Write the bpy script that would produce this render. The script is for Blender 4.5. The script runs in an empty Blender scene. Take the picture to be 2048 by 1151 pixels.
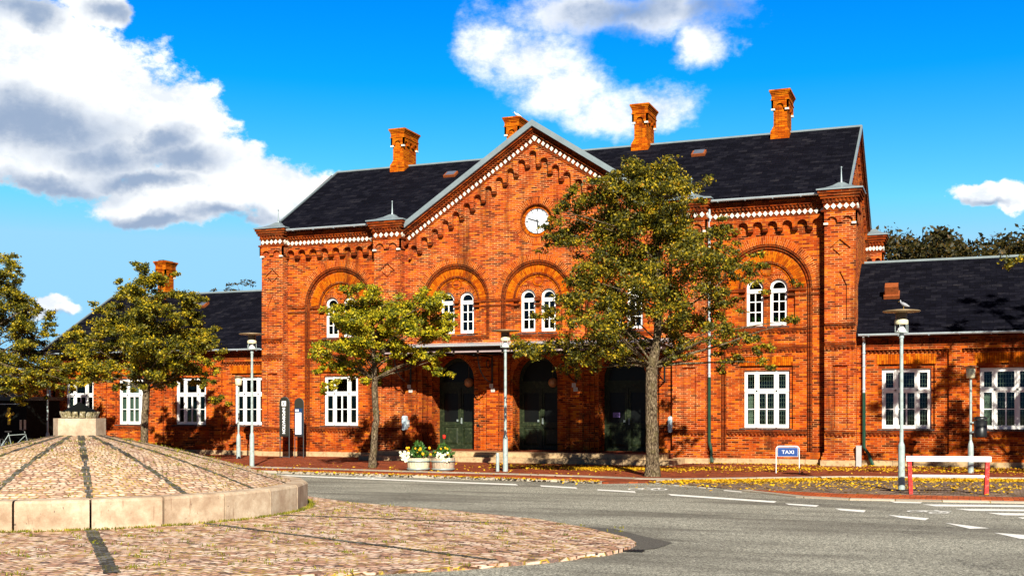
import bpy, math, random
import numpy as np
from mathutils import Vector, Matrix
from mathutils.geometry import tessellate_polygon
R = math.radians
PI = math.pi
sc = bpy.context.scene
C = bpy.context.collection

# ---------------------------------------------------------------- camera
cam_d = bpy.data.cameras.new('camera')
cam = bpy.data.objects.new('camera', cam_d)
C.objects.link(cam)
cam.location = (14.25, -38.1, 1.8)
cam.rotation_euler = (R(90), 0, math.atan(891 / 2258))
cam_d.sensor_width = 36
cam_d.lens = 2258 / 2048 * 36
cam_d.shift_y = (819 - 575.5) / 2048
cam_d.clip_start = 0.1
cam_d.clip_end = 2000
sc.camera = cam
sc.view_settings.view_transform = 'Standard'
sc.view_settings.look = 'None'
sc.view_settings.gamma = 1
sc.view_settings.exposure = 1.0

# ---------------------------------------------------------------- sun
SUN = Vector((.54, -1, .71)).normalized()
sd = bpy.data.lights.new('sun', 'SUN')
sd.energy = 5.0
sd.angle = R(.5)
sd.color = (1, .93, .80)
so = bpy.data.objects.new('sun', sd)
so.rotation_euler = (-SUN).to_track_quat('-Z', 'Y').to_euler()
so.location = (20, -40, 40)
C.objects.link(so)

# ---------------------------------------------------------------- node helper
class NT:
    def __init__(s, tree):
        s.t = tree
        s.n = tree.nodes
    def new(s, typ, **kw):
        nd = s.n.new(typ)
        for k, v in kw.items():
            if k.startswith('i_'):
                key = k[2:]
                key = int(key) if key.isdigit() else key.replace('_', ' ')
                s.set(nd.inputs[key], v)
            else:
                setattr(nd, k, v)
        return nd
    def set(s, inp, v):
        if isinstance(v, bpy.types.NodeSocket):
            s.t.links.new(v, inp)
        else:
            inp.default_value = v
    def math(s, op, a, b=0.0, c=0.0, clamp=False):
        nd = s.n.new('ShaderNodeMath')
        nd.operation = op
        nd.use_clamp = clamp
        s.set(nd.inputs[0], a)
        s.set(nd.inputs[1], b)
        s.set(nd.inputs[2], c)
        return nd.outputs[0]
    def vmath(s, op, a, b=(0, 0, 0)):
        nd = s.n.new('ShaderNodeVectorMath')
        nd.operation = op
        s.set(nd.inputs[0], a)
        s.set(nd.inputs[1], b)
        return nd.outputs['Value'] if op in ('LENGTH', 'DOT_PRODUCT', 'DISTANCE') else nd.outputs[0]
    def noise(s, vec, scale, detail=4, rough=.55, out=0, dist=0.0):
        nd = s.n.new('ShaderNodeTexNoise')
        if vec is not None:
            s.set(nd.inputs['Vector'], vec)
        nd.inputs['Scale'].default_value = scale
        nd.inputs['Detail'].default_value = detail
        nd.inputs['Roughness'].default_value = rough
        nd.inputs['Distortion'].default_value = dist
        return nd.outputs[out]
    def mix(s, f, a, b, mode='MIX'):
        nd = s.n.new('ShaderNodeMix')
        nd.data_type = 'RGBA'
        nd.blend_type = mode
        s.set(nd.inputs[0], f)
        s.set(nd.inputs[6], a if isinstance(a, bpy.types.NodeSocket) else tuple(a) + (1,) * (4 - len(a)))
        s.set(nd.inputs[7], b if isinstance(b, bpy.types.NodeSocket) else tuple(b) + (1,) * (4 - len(b)))
        return nd.outputs[2]
    def ramp(s, f, stops, interp='LINEAR'):
        nd = s.n.new('ShaderNodeValToRGB')
        cr = nd.color_ramp
        cr.interpolation = interp
        while len(cr.elements) < len(stops):
            cr.elements.new(.5)
        for e, (p, c) in zip(cr.elements, stops):
            e.position = p
            e.color = tuple(c) + (1,) * (4 - len(c)) if not isinstance(c, (int, float)) else (c, c, c, 1)
        s.set(nd.inputs[0], f)
        return nd.outputs[0]
    def maprange(s, v, a, b, c=0, d=1, smooth=False):
        nd = s.n.new('ShaderNodeMapRange')
        if smooth:
            nd.interpolation_type = 'SMOOTHSTEP'
        s.set(nd.inputs[0], v)
        for i, x in zip((1, 2, 3, 4), (a, b, c, d)):
            nd.inputs[i].default_value = x
        return nd.outputs[0]

# ---------------------------------------------------------------- sky
CL = [(-0.7793, 0.2736, 0.0932, 0.0557), (-0.7257, 0.2481, 0.0926, 0.0615), (-0.674, 0.2424, 0.0617, 0.0472), (-0.7643, 0.2057, 0.0782, 0.0351), (-0.6372, 0.2062, 0.0629, 0.0326), (-0.5785, 0.1882, 0.0601, 0.0312), (-0.67, 0.1758, 0.0746, 0.0245), (-0.7297, 0.3261, 0.0396, 0.0167), (-0.7924, 0.2982, 0.03, 0.0257), (-0.4042, 0.3122, 0.0354, 0.0317), (-0.3643, 0.3042, 0.0574, 0.0319), (-0.3334, 0.2796, 0.0485, 0.0324), (-0.2981, 0.2586, 0.0439, 0.0246), (-0.2586, 0.2597, 0.0435, 0.0224), (-0.3201, 0.3396, 0.0876, 0.0234), (-0.2411, 0.3333, 0.0815, 0.0253), (-0.2108, 0.3063, 0.03, 0.0217), (0.0228, 0.1686, 0.0333, 0.0126), (0.0543, 0.1671, 0.0217, 0.0156), (-0.7605, 0.0807, 0.025, 0.0122), (-0.7699, 0.0731, 0.0228, 0.0073)]
DK = [(-0.7793, 0.2316, 0.0732, 0.023), (-0.7335, 0.2121, 0.0514, 0.0177), (-0.7643, 0.184, 0.0622, 0.0118), (-0.67, 0.2125, 0.0452, 0.0129), (-0.7061, 0.194, 0.0524, 0.0101), (-0.6861, 0.1585, 0.0489, 0.009), (-0.7868, 0.31, 0.034, 0.0128), (-0.714, 0.3259, 0.0279, 0.0094), (-0.6248, 0.1654, 0.0591, 0.0084), (-0.2761, 0.3366, 0.0653, 0.0156), (-0.2022, 0.3334, 0.0384, 0.0155), (-0.2849, 0.3151, 0.0307, 0.0119), (-0.7528, 0.0695, 0.0231, 0.0041), (0.0284, 0.1611, 0.0296, 0.0035), (-0.6861, 0.2275, 0.0243, 0.016)]
w = bpy.data.worlds.new('World')
sc.world = w
w.use_nodes = True
w.node_tree.nodes.clear()
N = NT(w.node_tree)
co = N.new('ShaderNodeTexCoord').outputs['Generated']
nrm = N.vmath('NORMALIZE', co)
sky = N.new('ShaderNodeTexSky', sky_type='NISHITA')
sky.sun_disc = False
sky.sun_elevation = math.asin(SUN.z)
sky.sun_rotation = math.atan2(SUN.x, SUN.y)
sky.air_density = 1.0
sky.dust_density = 0.4
sky.ozone_density = 3.0
sep = N.new('ShaderNodeSeparateXYZ', i_0=nrm)
az = N.math('ARCTAN2', sep.outputs[0], sep.outputs[1])
el = N.math('ARCSINE', sep.outputs[2])
hs = N.new('ShaderNodeHueSaturation', i_Saturation=1.3, i_Value=1.0, i_Color=sky.outputs[0])
skyc = N.mix(1.0, hs.outputs[0], N.ramp(N.math('MULTIPLY', el, 1.0, clamp=True),
        [(0.0, (1.15, .95, 1.0)), (.09, (1.05, .97, 1.05)), (.18, (.45, .85, 1.15)), (.28, (.02, .72, 1.3)), (.36, (.0, .62, 1.3)), (.5, (.0, .20, .45)), (1.0, (.0, .04, .10))]), 'MULTIPLY')
v2 = N.new('ShaderNodeCombineXYZ', i_0=az, i_1=el).outputs[0]
wn = N.noise(nrm, 9, 5, .6, out=1)
warp = N.vmath('MULTIPLY', N.vmath('SUBTRACT', wn, (.5, .5, .5)), (.10, .06, 0))
wn2 = N.noise(nrm, 38, 5, .6, out=1)
warp2 = N.vmath('MULTIPLY', N.vmath('SUBTRACT', wn2, (.5, .5, .5)), (.024, .016, 0))
vv = N.vmath('ADD', N.vmath('ADD', v2, warp), warp2)
def blobs(L, vec):
    acc = None
    for (a, e, ra, re) in L:
        d = N.vmath('MULTIPLY', N.vmath('SUBTRACT', vec, (a, e, 0)), (1 / ra, 1 / re, 0))
        x = N.math('SUBTRACT', 1.0, N.vmath('LENGTH', d))
        if acc is None:
            acc = x
        else:
            nd = N.n.new('ShaderNodeMath'); nd.operation = 'SMOOTH_MAX'
            N.set(nd.inputs[0], acc); N.set(nd.inputs[1], x); nd.inputs[2].default_value = .15
            acc = nd.outputs[0]
    return acc
fb = N.noise(N.vmath('MULTIPLY', nrm, (1, 1, 1.6)), 19, 14, .68)
fbs = N.math('MULTIPLY', N.math('SUBTRACT', fb, .52), 3.4)
CLA = [q for q in CL if not (-.45 < q[0] < -.15 and q[1] > .2)]
CLB = [q for q in CL if -.45 < q[0] < -.15 and q[1] > .2]
DA = N.math('ADD', N.math('MULTIPLY', blobs(CLA, vv), 2.7), N.math('ADD', fbs, .15))
DB = N.math('ADD', N.math('MULTIPLY', blobs(CLB, vv), 2.3), fbs)
alpha = N.math('MAXIMUM', N.maprange(DA, .0, .75, 0, 1, True), N.math('MULTIPLY', N.maprange(DB, -.15, 1.7, 0, 1, True), .93))
E = N.math('ADD', blobs(DK, vv), N.math('MULTIPLY', fbs, .6))
dark = N.maprange(E, -.55, .9, 0, .95, True)
bright = N.mix(N.maprange(fb, .38, .58), (.44, .47, .51), (.64, .64, .62))
cloudc = N.mix(dark, bright, (.15, .205, .30))
skyl = N.mix(1.0, N.mix(1.0, skyc, (.1, .1, .1), 'MULTIPLY'), (.17, .36, .52), 'DARKEN')
# unseen sky behind the camera is darkened to deepen the facade's shade
skyl = N.mix(1.0, skyl, N.ramp(N.maprange(sep.outputs[1], -.5, .55), [(0, (.16, .22, .30)), (1, (1, 1, 1))]), 'MULTIPLY')
fin = N.mix(alpha, skyl, cloudc)
bg = N.new('ShaderNodeBackground', i_Color=fin, i_Strength=1.0)
out = N.new('ShaderNodeOutputWorld')
w.node_tree.links.new(bg.outputs[0], out.inputs[0])
w.cycles.sampling_method = 'MANUAL'
w.cycles.sample_map_resolution = 512

# ---------------------------------------------------------------- materials
M = {}
def mat(name, rough=.6, spec=.4, metal=0.0):
    m = bpy.data.materials.new(name)
    m.use_nodes = True
    n = NT(m.node_tree)
    b = m.node_tree.nodes['Principled BSDF']
    b.inputs['Roughness'].default_value = rough
    b.inputs['Specular IOR Level'].default_value = spec
    b.inputs['Metallic'].default_value = metal
    M[name] = m
    return m, n, b
def bump(n, b, h, strength=.4, dist=.02):
    bn = n.new('ShaderNodeBump', i_Height=h, i_Strength=strength, i_Distance=dist)
    n.t.links.new(bn.outputs[0], b.inputs['Normal'])
def simple(name, col, rough=.6, spec=.4, metal=0.0, var=.25, scale=6, dirt=None):
    m, n, b = mat(name, rough, spec, metal)
    o = n.new('ShaderNodeTexCoord').outputs['Object']
    f = n.noise(o, scale, 5, .65)
    f2 = n.noise(o, scale * 9, 3, .6)
    f = n.math('ADD', n.math('MULTIPLY', f, .65), n.math('MULTIPLY', f2, .35))
    lo = tuple(max(0, c * (1 - var)) for c in col)
    hi = tuple(min(1, c * (1 + var)) for c in col)
    c = n.ramp(f, [(.3, lo), (.7, hi)])
    if dirt:
        g = n.maprange(n.noise(o, scale * 1.7, 6, .7), .52, .68)
        c = n.mix(n.math('MULTIPLY', g, .8), c, dirt)
    n.set(b.inputs['Base Color'], c)
    return m
def brick(name, stops, mortar, bw=.235, rh=.068, ms=.0075, patch=.5, rough=.85):
    m, n, b = mat(name, .95, .03)
    uv = n.new('ShaderNodeTexCoord').outputs['UV']
    pos = n.new('ShaderNodeNewGeometry').outputs['Position']
    jit = n.vmath('MULTIPLY', n.vmath('SUBTRACT', n.noise(pos, 9, 3, .6, out=1), (.5, .5, .5)), (.012, .007, 0))
    t = n.new('ShaderNodeTexBrick')
    t.offset = .5
    n.set(t.inputs['Vector'], n.vmath('ADD', uv, jit))
    t.inputs['Color1'].default_value = (0, 0, 0, 1)
    t.inputs['Color2'].default_value = (1, 1, 1, 1)
    t.inputs['Mortar'].default_value = (.5, .5, .5, 1)
    t.inputs['Scale'].default_value = 1
    t.inputs['Mortar Size'].default_value = ms
    t.inputs['Mortar Smooth'].default_value = .15
    t.inputs['Brick Width'].default_value = bw
    t.inputs['Row Height'].default_value = rh
    val = t.outputs['Color']
    big = n.noise(pos, .55, 5, .6)
    mid = n.noise(pos, 3.2, 4, .6)
    f = n.math('ADD', n.math('MULTIPLY', val, .72), n.math('MULTIPLY', n.math('SUBTRACT', n.math('ADD', big, mid), 1.0), patch))
    f = n.math('ADD', f, .14)
    c = n.ramp(f, stops)
    c = n.mix(n.maprange(n.noise(pos, 60, 2, .5), .3, .75, 0, .25), c, (.10, .02, .004))
    mort = n.mix(n.maprange(mid, .4, .62), mortar, tuple(x * .38 for x in mortar))
    mort = n.mix(n.maprange(n.noise(pos, 1.3, 4, .6), .42, .6), mort, tuple(x * .6 for x in mortar[:1]) + tuple(x * .35 for x in mortar[1:]))
    c = n.mix(t.outputs['Fac'], c, mort)
    streak = n.maprange(n.noise(n.vmath('MULTIPLY', pos, (2.2, 2.2, .22)), 1.0, 5, .65), .52, .68)
    c = n.mix(n.math('MULTIPLY', streak, .68), c, (.035, .012, .006))
    pale = n.maprange(n.noise(n.vmath('MULTIPLY', pos, (1, 1, 2.2)), 1.1, 6, .75), .64, .72)
    c = n.mix(n.math('MULTIPLY', pale, .35), c, (.46, .22, .12))
    n.set(b.inputs['Base Color'], c)
    h = n.math('SUBTRACT', n.math('MULTIPLY', n.noise(pos, 45, 3, .6), .4), t.outputs['Fac'])
    bump(n, b, h, .5, .012)
    return m
BS = [(0.0, (.014, .004, .002)), (.14, (.05, .008, .002)), (.28, (.20, .022, .002)), (.46, (.34, .042, .002)), (.68, (.46, .080, .003)), (1.0, (.58, .18, .006))]
brick('brick_wall', BS, (.60, .27, .10))
brick('brick_gable', BS, (.68, .33, .14), ms=.0095, patch=.35)
brick('brick_orange', [(0.0, (.06, .010, .002)), (.15, (.28, .042, .002)), (.5, (.48, .100, .003)), (1.0, (.62, .19, .006))], (.20, .045, .006), ms=.006, patch=.35)
brick('brick_ring', [(0.0, (.05, .010, .002)), (.3, (.24, .030, .002)), (.6, (.42, .070, .002)), (1.0, (.56, .15, .006))], (.70, .30, .10), ms=.010, patch=.3)
brick('brick_dark', [(0.0, (.016, .005, .003)), (.5, (.16, .020, .003)), (1.0, (.34, .058, .004))], (.26, .11, .04), ms=.008)
# slate
m, n, b = mat('slate', .9, .05)
uv = n.new('ShaderNodeTexCoord').outputs['UV']
pos = n.new('ShaderNodeNewGeometry').outputs['Position']
t = n.new('ShaderNodeTexBrick'); t.offset = .5
n.set(t.inputs['Vector'], n.vmath('ADD', uv, n.vmath('MULTIPLY', n.noise(pos, 5, 2, .5, out=1), (.02, .02, 0))))
for k, v in (('Color1', (0, 0, 0, 1)), ('Color2', (1, 1, 1, 1)), ('Mortar', (.5, .5, .5, 1)), ('Scale', 1), ('Mortar Size', .008), ('Mortar Smooth', .2), ('Brick Width', .34), ('Row Height', .21)):
    t.inputs[k].default_value = v
f = n.math('ADD', n.math('MULTIPLY', t.outputs['Color'], .22), n.math('MULTIPLY', n.noise(n.vmath('MULTIPLY', pos, (1, 2.5, 2.5)), 2.6, 9, .78), .78))
c = n.ramp(f, [(.3, (.0016, .0016, .0032)), (.5, (.0036, .0038, .0078)), (.62, (.009, .009, .014)), (.78, (.034, .031, .033))])
fl = n.maprange(n.noise(pos, 14, 5, .85), .62, .72)
c = n.mix(n.math('MULTIPLY', fl, .5), c, (.11, .10, .085))
c = n.mix(n.math('MULTIPLY', t.outputs['Fac'], .75), c, (.002, .002, .003))
n.set(b.inputs['Base Color'], c)
uvs = n.new('ShaderNodeSeparateXYZ', i_0=uv)
saw = n.math('FRACT', n.math('MULTIPLY', uvs.outputs[1], 1 / .21))
bump(n, b, n.math('SUBTRACT', n.math('MULTIPLY', saw, -.6), t.outputs['Fac']), .8, .03)
simple('zinc', (.25, .31, .33), .4, .5, .35, .2, 2)
simple('zinc_pale', (.42, .50, .54), .35, .5, .2, .15, 3)
simple('white_paint', (.80, .80, .77), .45, .4, 0, .06, 3)
simple('cream_paint', (.62, .58, .38), .5, .4, 0, .12, 5)
simple('lamp_metal', (.34, .42, .41), .45, .5, .1, .25, 7, (.22, .22, .18))
simple('brown_metal', (.10, .062, .03), .5, .4, .2, .35, 9)
simple('bronze_disc', (.30, .22, .12), .5, .4, .3, .35, 9)
simple('black_metal', (.010, .011, .012), .4, .5, .2, .3, 8)
simple('green_iron', (.008, .045, .026), .4, .5, 0, .3, 8)
simple('door_green', (.012, .020, .007), .5, .3, 0, .5, 5, (.06, .07, .03))
simple('black_paint', (.004, .005, .004), .8, .1, 0, .3, 5)
simple('charcoal_board', (.022, .022, .016), .6, .3, 0, .2, 5)
simple('frame_grey', (.075, .085, .09), .4, .5, .3, .2, 5)
simple('stone', (.44, .31, .17), .85, .2, 0, .3, 5, (.22, .13, .06))
simple('sill_stone', (.045, .038, .036), .8, .2, 0, .5, 8, (.18, .13, .10))
simple('pale_blue', (.42, .55, .62), .4, .5, 0, .08, 5)
simple('grey_plastic', (.38, .38, .37), .5, .4, 0, .12, 5)
simple('paper', (.62, .56, .50), .8, .1, 0, .15, 20)
simple('purple_paper', (.30, .22, .55), .8, .1, 0, .15, 30)
simple('white_tile', (.70, .66, .56), .5, .4, 0, .12, 12, (.48, .38, .26))
simple('rust', (.24, .06, .015), .8, .2, 0, .5, 12)
simple('door_glass', (.004, .005, .005), .3, .2)
simple('sky_glass', (.10, .12, .16), .15, .6, 0, .3, 5)
simple('red_paint', (.55, .015, .012), .5, .4, 0, .25, 10, (.40, .20, .15))
simple('sign_blue', (.002, .04, .20), .4, .5, 0, .2, 10)
simple('sign_white', (.75, .77, .78), .5, .4, 0, .05, 10)
simple('navy', (.010, .035, .10), .4, .4, 0, .2, 10)
simple('yellow_paint', (.62, .42, .02), .5, .4, 0, .15, 10)
simple('wood_barrel', (.46, .36, .26), .8, .2, 0, .35, 14, (.20, .13, .09))
simple('wood_pale', (.60, .53, .36), .8, .2, 0, .25, 14, (.30, .22, .14))
simple('hoop_iron', (.26, .32, .31), .5, .5, .3, .2, 8)
simple('soil', (.02, .012, .008), .9, .1)
simple('globe', (.40, .19, .08), .3, .5, 0, .1, 3)
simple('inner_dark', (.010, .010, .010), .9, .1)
simple('blind', (.33, .42, .34), .8, .2, 0, .06, 3)
simple('curtain', (.62, .66, .52), .9, .1, 0, .2, 9)
simple('potplant', (.05, .16, .02), .7, .2, 0, .5, 20)
simple('bird_white', (.62, .60, .58), .8, .1, 0, .2, 12)
simple('bird_grey', (.30, .31, .34), .8, .1, 0, .3, 12)
simple('beak', (.5, .3, .05), .5)
simple('rubber', (.01, .01, .01), .7)
simple('far_red', (.34, .05, .03), .8, .1, 0, .2, 2)
simple('far_white', (.60, .60, .60), .8)
simple('clock_white', (.82, .86, .90), .4, .4, 0, .03, 3)
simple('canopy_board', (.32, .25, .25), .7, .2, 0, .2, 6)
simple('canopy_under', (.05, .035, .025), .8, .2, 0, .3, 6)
simple('lead_shadow', (.02, .02, .02))
simple('leaf_green', (.035, .10, .012), .6, .3, 0, .6, 14)
simple('flower_yellow', (.75, .40, .01), .7, .2, 0, .15, 20)
simple('flower_white', (.80, .82, .60), .7, .2, 0, .1, 20)
simple('flower_red', (.60, .02, .01), .6, .2, 0, .2, 20)
simple('stem_green', (.04, .08, .02), .7)
# glass
m, n, b = mat('glass_pane', .05)
tr = n.new('ShaderNodeBsdfTransparent'); tr.inputs[0].default_value = (.6, .66, .64, 1)
gl = n.new('ShaderNodeBsdfGlossy'); gl.inputs['Roughness'].default_value = .04
mx = n.new('ShaderNodeMixShader'); mx.inputs[0].default_value = .05
m.node_tree.links.new(tr.outputs[0], mx.inputs[1]); m.node_tree.links.new(gl.outputs[0], mx.inputs[2])
m.node_tree.links.new(mx.outputs[0], m.node_tree.nodes['Material Output'].inputs[0])
# bark
m, n, b = mat('bark', .9, .1)
o = n.new('ShaderNodeTexCoord').outputs['Object']
f = n.noise(n.vmath('MULTIPLY', o, (1, 1, .35)), 34, 6, .7)
c = n.ramp(f, [(.38, (.014, .009, .006)), (.5, (.10, .07, .042)), (.64, (.30, .235, .15))])
g = n.maprange(n.noise(o, 5, 4, .6), .5, .65)
c = n.mix(n.math('MULTIPLY', g, .5), c, (.10, .085, .03))
n.set(b.inputs['Base Color'], c); bump(n, b, f, 1.0, .04)
# foliage
def foliage(name, stops, trans=.35):
    m, n, b = mat(name, .55, .25)
    g = n.new('ShaderNodeNewGeometry')
    r = g.outputs['Random Per Island']
    big = n.noise(g.outputs['Position'], 3.2, 4, .7)
    f = n.math('ADD', n.math('MULTIPLY', r, .45), n.math('MULTIPLY', n.math('SUBTRACT', big, .36), 1.9))
    c = n.ramp(f, stops)
    n.set(b.inputs['Base Color'], c)
    tl = n.new('ShaderNodeBsdfTranslucent')
    n.set(tl.inputs[0], n.mix(.5, c, (.35, .30, .0)))
    mx = n.new('ShaderNodeMixShader'); mx.inputs[0].default_value = trans
    m.node_tree.links.new(b.outputs[0], mx.inputs[1]); m.node_tree.links.new(tl.outputs[0], mx.inputs[2])
    m.node_tree.links.new(mx.outputs[0], m.node_tree.nodes['Material Output'].inputs[0])
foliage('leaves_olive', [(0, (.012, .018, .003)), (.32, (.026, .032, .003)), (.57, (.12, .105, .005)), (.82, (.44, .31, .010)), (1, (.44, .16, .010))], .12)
foliage('leaves_bright', [(0, (.015, .03, .003)), (.28, (.045, .06, .004)), (.52, (.22, .21, .006)), (.78, (.60, .47, .012)), (1, (.55, .28, .015))], .18)
foliage('leaves_mixed', [(0, (.010, .018, .003)), (.30, (.028, .036, .003)), (.55, (.14, .125, .005)), (.82, (.48, .35, .010)), (1, (.44, .18, .010))], .12)
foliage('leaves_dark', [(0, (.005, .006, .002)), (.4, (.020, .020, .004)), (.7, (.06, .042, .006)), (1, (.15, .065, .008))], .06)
foliage('fallen', [(0, (.20, .08, .01)), (.3, (.50, .26, .01)), (.7, (.72, .46, .015)), (1, (.45, .16, .01))], .1)
foliage('weed', [(0, (.03, .05, .005)), (.5, (.16, .16, .01)), (1, (.42, .34, .02))], .2)
# asphalt
m, n, b = mat('asphalt', .85, .25)
pos = n.new('ShaderNodeNewGeometry').outputs['Position']
f = n.noise(pos, 42, 2, .8)
big = n.noise(n.vmath('MULTIPLY', pos, (.6, 1, 1)), .45, 5, .6)
fine = n.noise(pos, 160, 2, .6)
c = n.ramp(n.math('ADD', n.math('MULTIPLY', f, .6), n.math('MULTIPLY', fine, .4)), [(.42, (.055, .053, .042)), (.5, (.21, .203, .165)), (.58, (.58, .56, .46))])
tyre = n.noise(n.vmath('MULTIPLY', pos, (.22, 1.5, 1)), .8, 4, .55)
c = n.mix(n.maprange(tyre, .46, .64, 0, .6), c, (.07, .063, .05))
c = n.mix(n.maprange(big, .44, .62, 0, .4), c, (.09, .082, .065))
crk = n.new('ShaderNodeTexVoronoi'); crk.feature = 'DISTANCE_TO_EDGE'; n.set(crk.inputs['Vector'], n.vmath('ADD', n.vmath('MULTIPLY', pos, (.12, .30, 1)), n.vmath('MULTIPLY', n.noise(pos, 1.2, 5, .7, out=1), (.35, .35, 0)))); crk.inputs['Scale'].default_value = 1
c = n.mix(n.math('MULTIPLY', n.maprange(crk.outputs['Distance'], .0, .004, 1, 0), n.maprange(big, .46, .5)), c, (.02, .018, .016))
n.set(b.inputs['Base Color'], c); bump(n, b, f, .5, .01)
m, n, b = mat('asphalt_dark', .85, .2)
pos = n.new('ShaderNodeNewGeometry').outputs['Position']
c = n.ramp(n.noise(pos, 70, 3, .75), [(.35, (.03, .028, .025)), (.65, (.15, .14, .12))])
n.set(b.inputs['Base Color'], c)
# paving
def paving(name, stops, joint, bw, rh, ms, jit=.03, moss=None, warp=0, mossr=(.55, .66)):
    m, n, b = mat(name, .85, .2)
    uv = n.new('ShaderNodeTexCoord').outputs['UV']
    pos = n.new('ShaderNodeNewGeometry').outputs['Position']
    v = uv
    if warp:
        v = n.vmath('ADD', v, n.vmath('MULTIPLY', n.noise(pos, .55, 2, .5, out=1), (warp, warp, 0)))
    v = n.vmath('ADD', v, n.vmath('MULTIPLY', n.noise(pos, 11, 2, .5, out=1), (jit, jit, 0)))
    t = n.new('ShaderNodeTexBrick'); t.offset = .5
    n.set(t.inputs['Vector'], v)
    for k, q in (('Color1', (0, 0, 0, 1)), ('Color2', (1, 1, 1, 1)), ('Mortar', (.5, .5, .5, 1)), ('Scale', 1), ('Mortar Size', ms), ('Mortar Smooth', .3), ('Brick Width', bw), ('Row Height', rh)):
        t.inputs[k].default_value = q
    f = n.math('ADD', n.math('MULTIPLY', t.outputs['Color'], .65), n.math('MULTIPLY', n.noise(pos, 2.2, 5, .65), .35))
    f = n.math('ADD', f, n.math('MULTIPLY', n.math('SUBTRACT', n.noise(pos, 50, 3, .7), .5), .35))
    c = n.ramp(f, stops)
    j = n.mix(n.maprange(n.noise(pos, 1.5, 5, .7), .45, .6), joint, moss or joint)
    c = n.mix(t.outputs['Fac'], c, j)
    if moss:
        c = n.mix(n.math('MULTIPLY', n.maprange(n.noise(pos, 4.5, 6, .75), mossr[0], mossr[1]), .75), c, moss)
    n.set(b.inputs['Base Color'], c)
    bump(n, b, n.math('SUBTRACT', n.math('MULTIPLY', n.noise(pos, 30, 3, .6), .5), t.outputs['Fac']), .8, .03)
def setts(name, stops, joint, moss, sx, sy, mossr=(.56, .66), warp=.0):
    m, n, b = mat(name, .85, .2)
    uv = n.new('ShaderNodeTexCoord').outputs['UV']
    pos = n.new('ShaderNodeNewGeometry').outputs['Position']
    v = n.vmath('ADD', uv, n.vmath('MULTIPLY', n.noise(pos, .5, 2, .5, out=1), (warp, warp, 0)))
    v = n.vmath('MULTIPLY', v, (1 / sx, 1 / sy, 0))
    # shift every second row so that the stones lie in courses
    s_ = n.new('ShaderNodeSeparateXYZ', i_0=v)
    row = n.math('FLOOR', s_.outputs[1])
    v = n.new('ShaderNodeCombineXYZ', i_0=n.math('ADD', s_.outputs[0], n.math('MULTIPLY', row, .5)), i_1=s_.outputs[1]).outputs[0]
    def vor(f):
        t = n.new('ShaderNodeTexVoronoi'); t.feature = f; t.voronoi_dimensions = '2D'
        n.set(t.inputs['Vector'], v); t.inputs['Scale'].default_value = 1; t.inputs['Randomness'].default_value = .55
        return t
    cell = n.new('ShaderNodeSeparateColor', i_0=vor('F1').outputs['Color']).outputs[0]
    edge = vor('DISTANCE_TO_EDGE').outputs['Distance']
    f = n.math('ADD', n.math('MULTIPLY', cell, .7), n.math('MULTIPLY', n.noise(pos, 1.6, 5, .65), .3))
    f = n.math('ADD', f, n.math('MULTIPLY', n.math('SUBTRACT', n.noise(pos, 45, 3, .7), .5), .4))
    c = n.ramp(f, stops)
    jm = n.maprange(edge, .03, .11, 1, 0)
    patch = n.maprange(n.noise(pos, 1.4, 5, .7), .46, .58)
    c = n.mix(jm, c, n.mix(patch, joint, moss))
    sp = n.maprange(n.noise(pos, 7, 5, .75), mossr[0], mossr[1])
    c = n.mix(n.math('MULTIPLY', sp, .85), c, moss)
    sp2 = n.maprange(n.noise(pos, 12, 4, .75), .66, .72)
    c = n.mix(n.math('MULTIPLY', sp2, .8), c, (.09, .05, .01))
    n.set(b.inputs['Base Color'], c)
    bump(n, b, n.math('ADD', n.math('MULTIPLY', n.noise(pos, 30, 3, .6), .25), n.maprange(edge, 0, .2)), .9, .025)
setts('setts_pink', [(.15, (.13, .09, .08)), (.27, (.40, .205, .13)), (.45, (.54, .335, .235)), (.65, (.62, .43, .32)), (.9, (.76, .61, .49))], (.10, .05, .025), (.46, .32, .03), .15, .12, (.60, .68), .5)
setts('setts_mound', [(.12, (.30, .165, .115)), (.3, (.44, .27, .185)), (.5, (.54, .365, .255)), (.7, (.59, .425, .31)), (.95, (.69, .55, .43))], (.27, .15, .08), (.54, .36, .06), .11, .09, (.585, .67))
paving('setts_grey', [(.1, (.025, .024, .022)), (.5, (.07, .068, .065)), (.9, (.20, .19, .18))], (.06, .045, .02), .13, .10, .012, .05, (.16, .14, .03), 0, (.56, .66))
paving('paver_red', [(.1, (.085, .018, .008)), (.4, (.19, .035, .010)), (.7, (.28, .055, .014)), (1, (.36, .10, .03))], (.10, .035, .018), .21, .105, .007, .02, None)
paving('paver_kerb', [(.1, (.22, .05, .012)), (.4, (.36, .065, .014)), (.7, (.44, .085, .018)), (1, (.50, .16, .04))], (.08, .03, .015), .21, .21, .008, .02, None)
paving('setts_bay', [(.1, (.05, .035, .028)), (.4, (.16, .11, .085)), (.7, (.26, .18, .14)), (1, (.40, .30, .24))], (.06, .035, .02), .14, .12, .012, .05, (.16, .10, .02), .2, (.52, .66))
paving('kerb_stone', [(.1, (.26, .22, .17)), (.5, (.42, .36, .28)), (1, (.60, .53, .43))], (.12, .09, .05), .9, .3, .012, .01, (.30, .22, .06), 0, (.60, .72))
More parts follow.
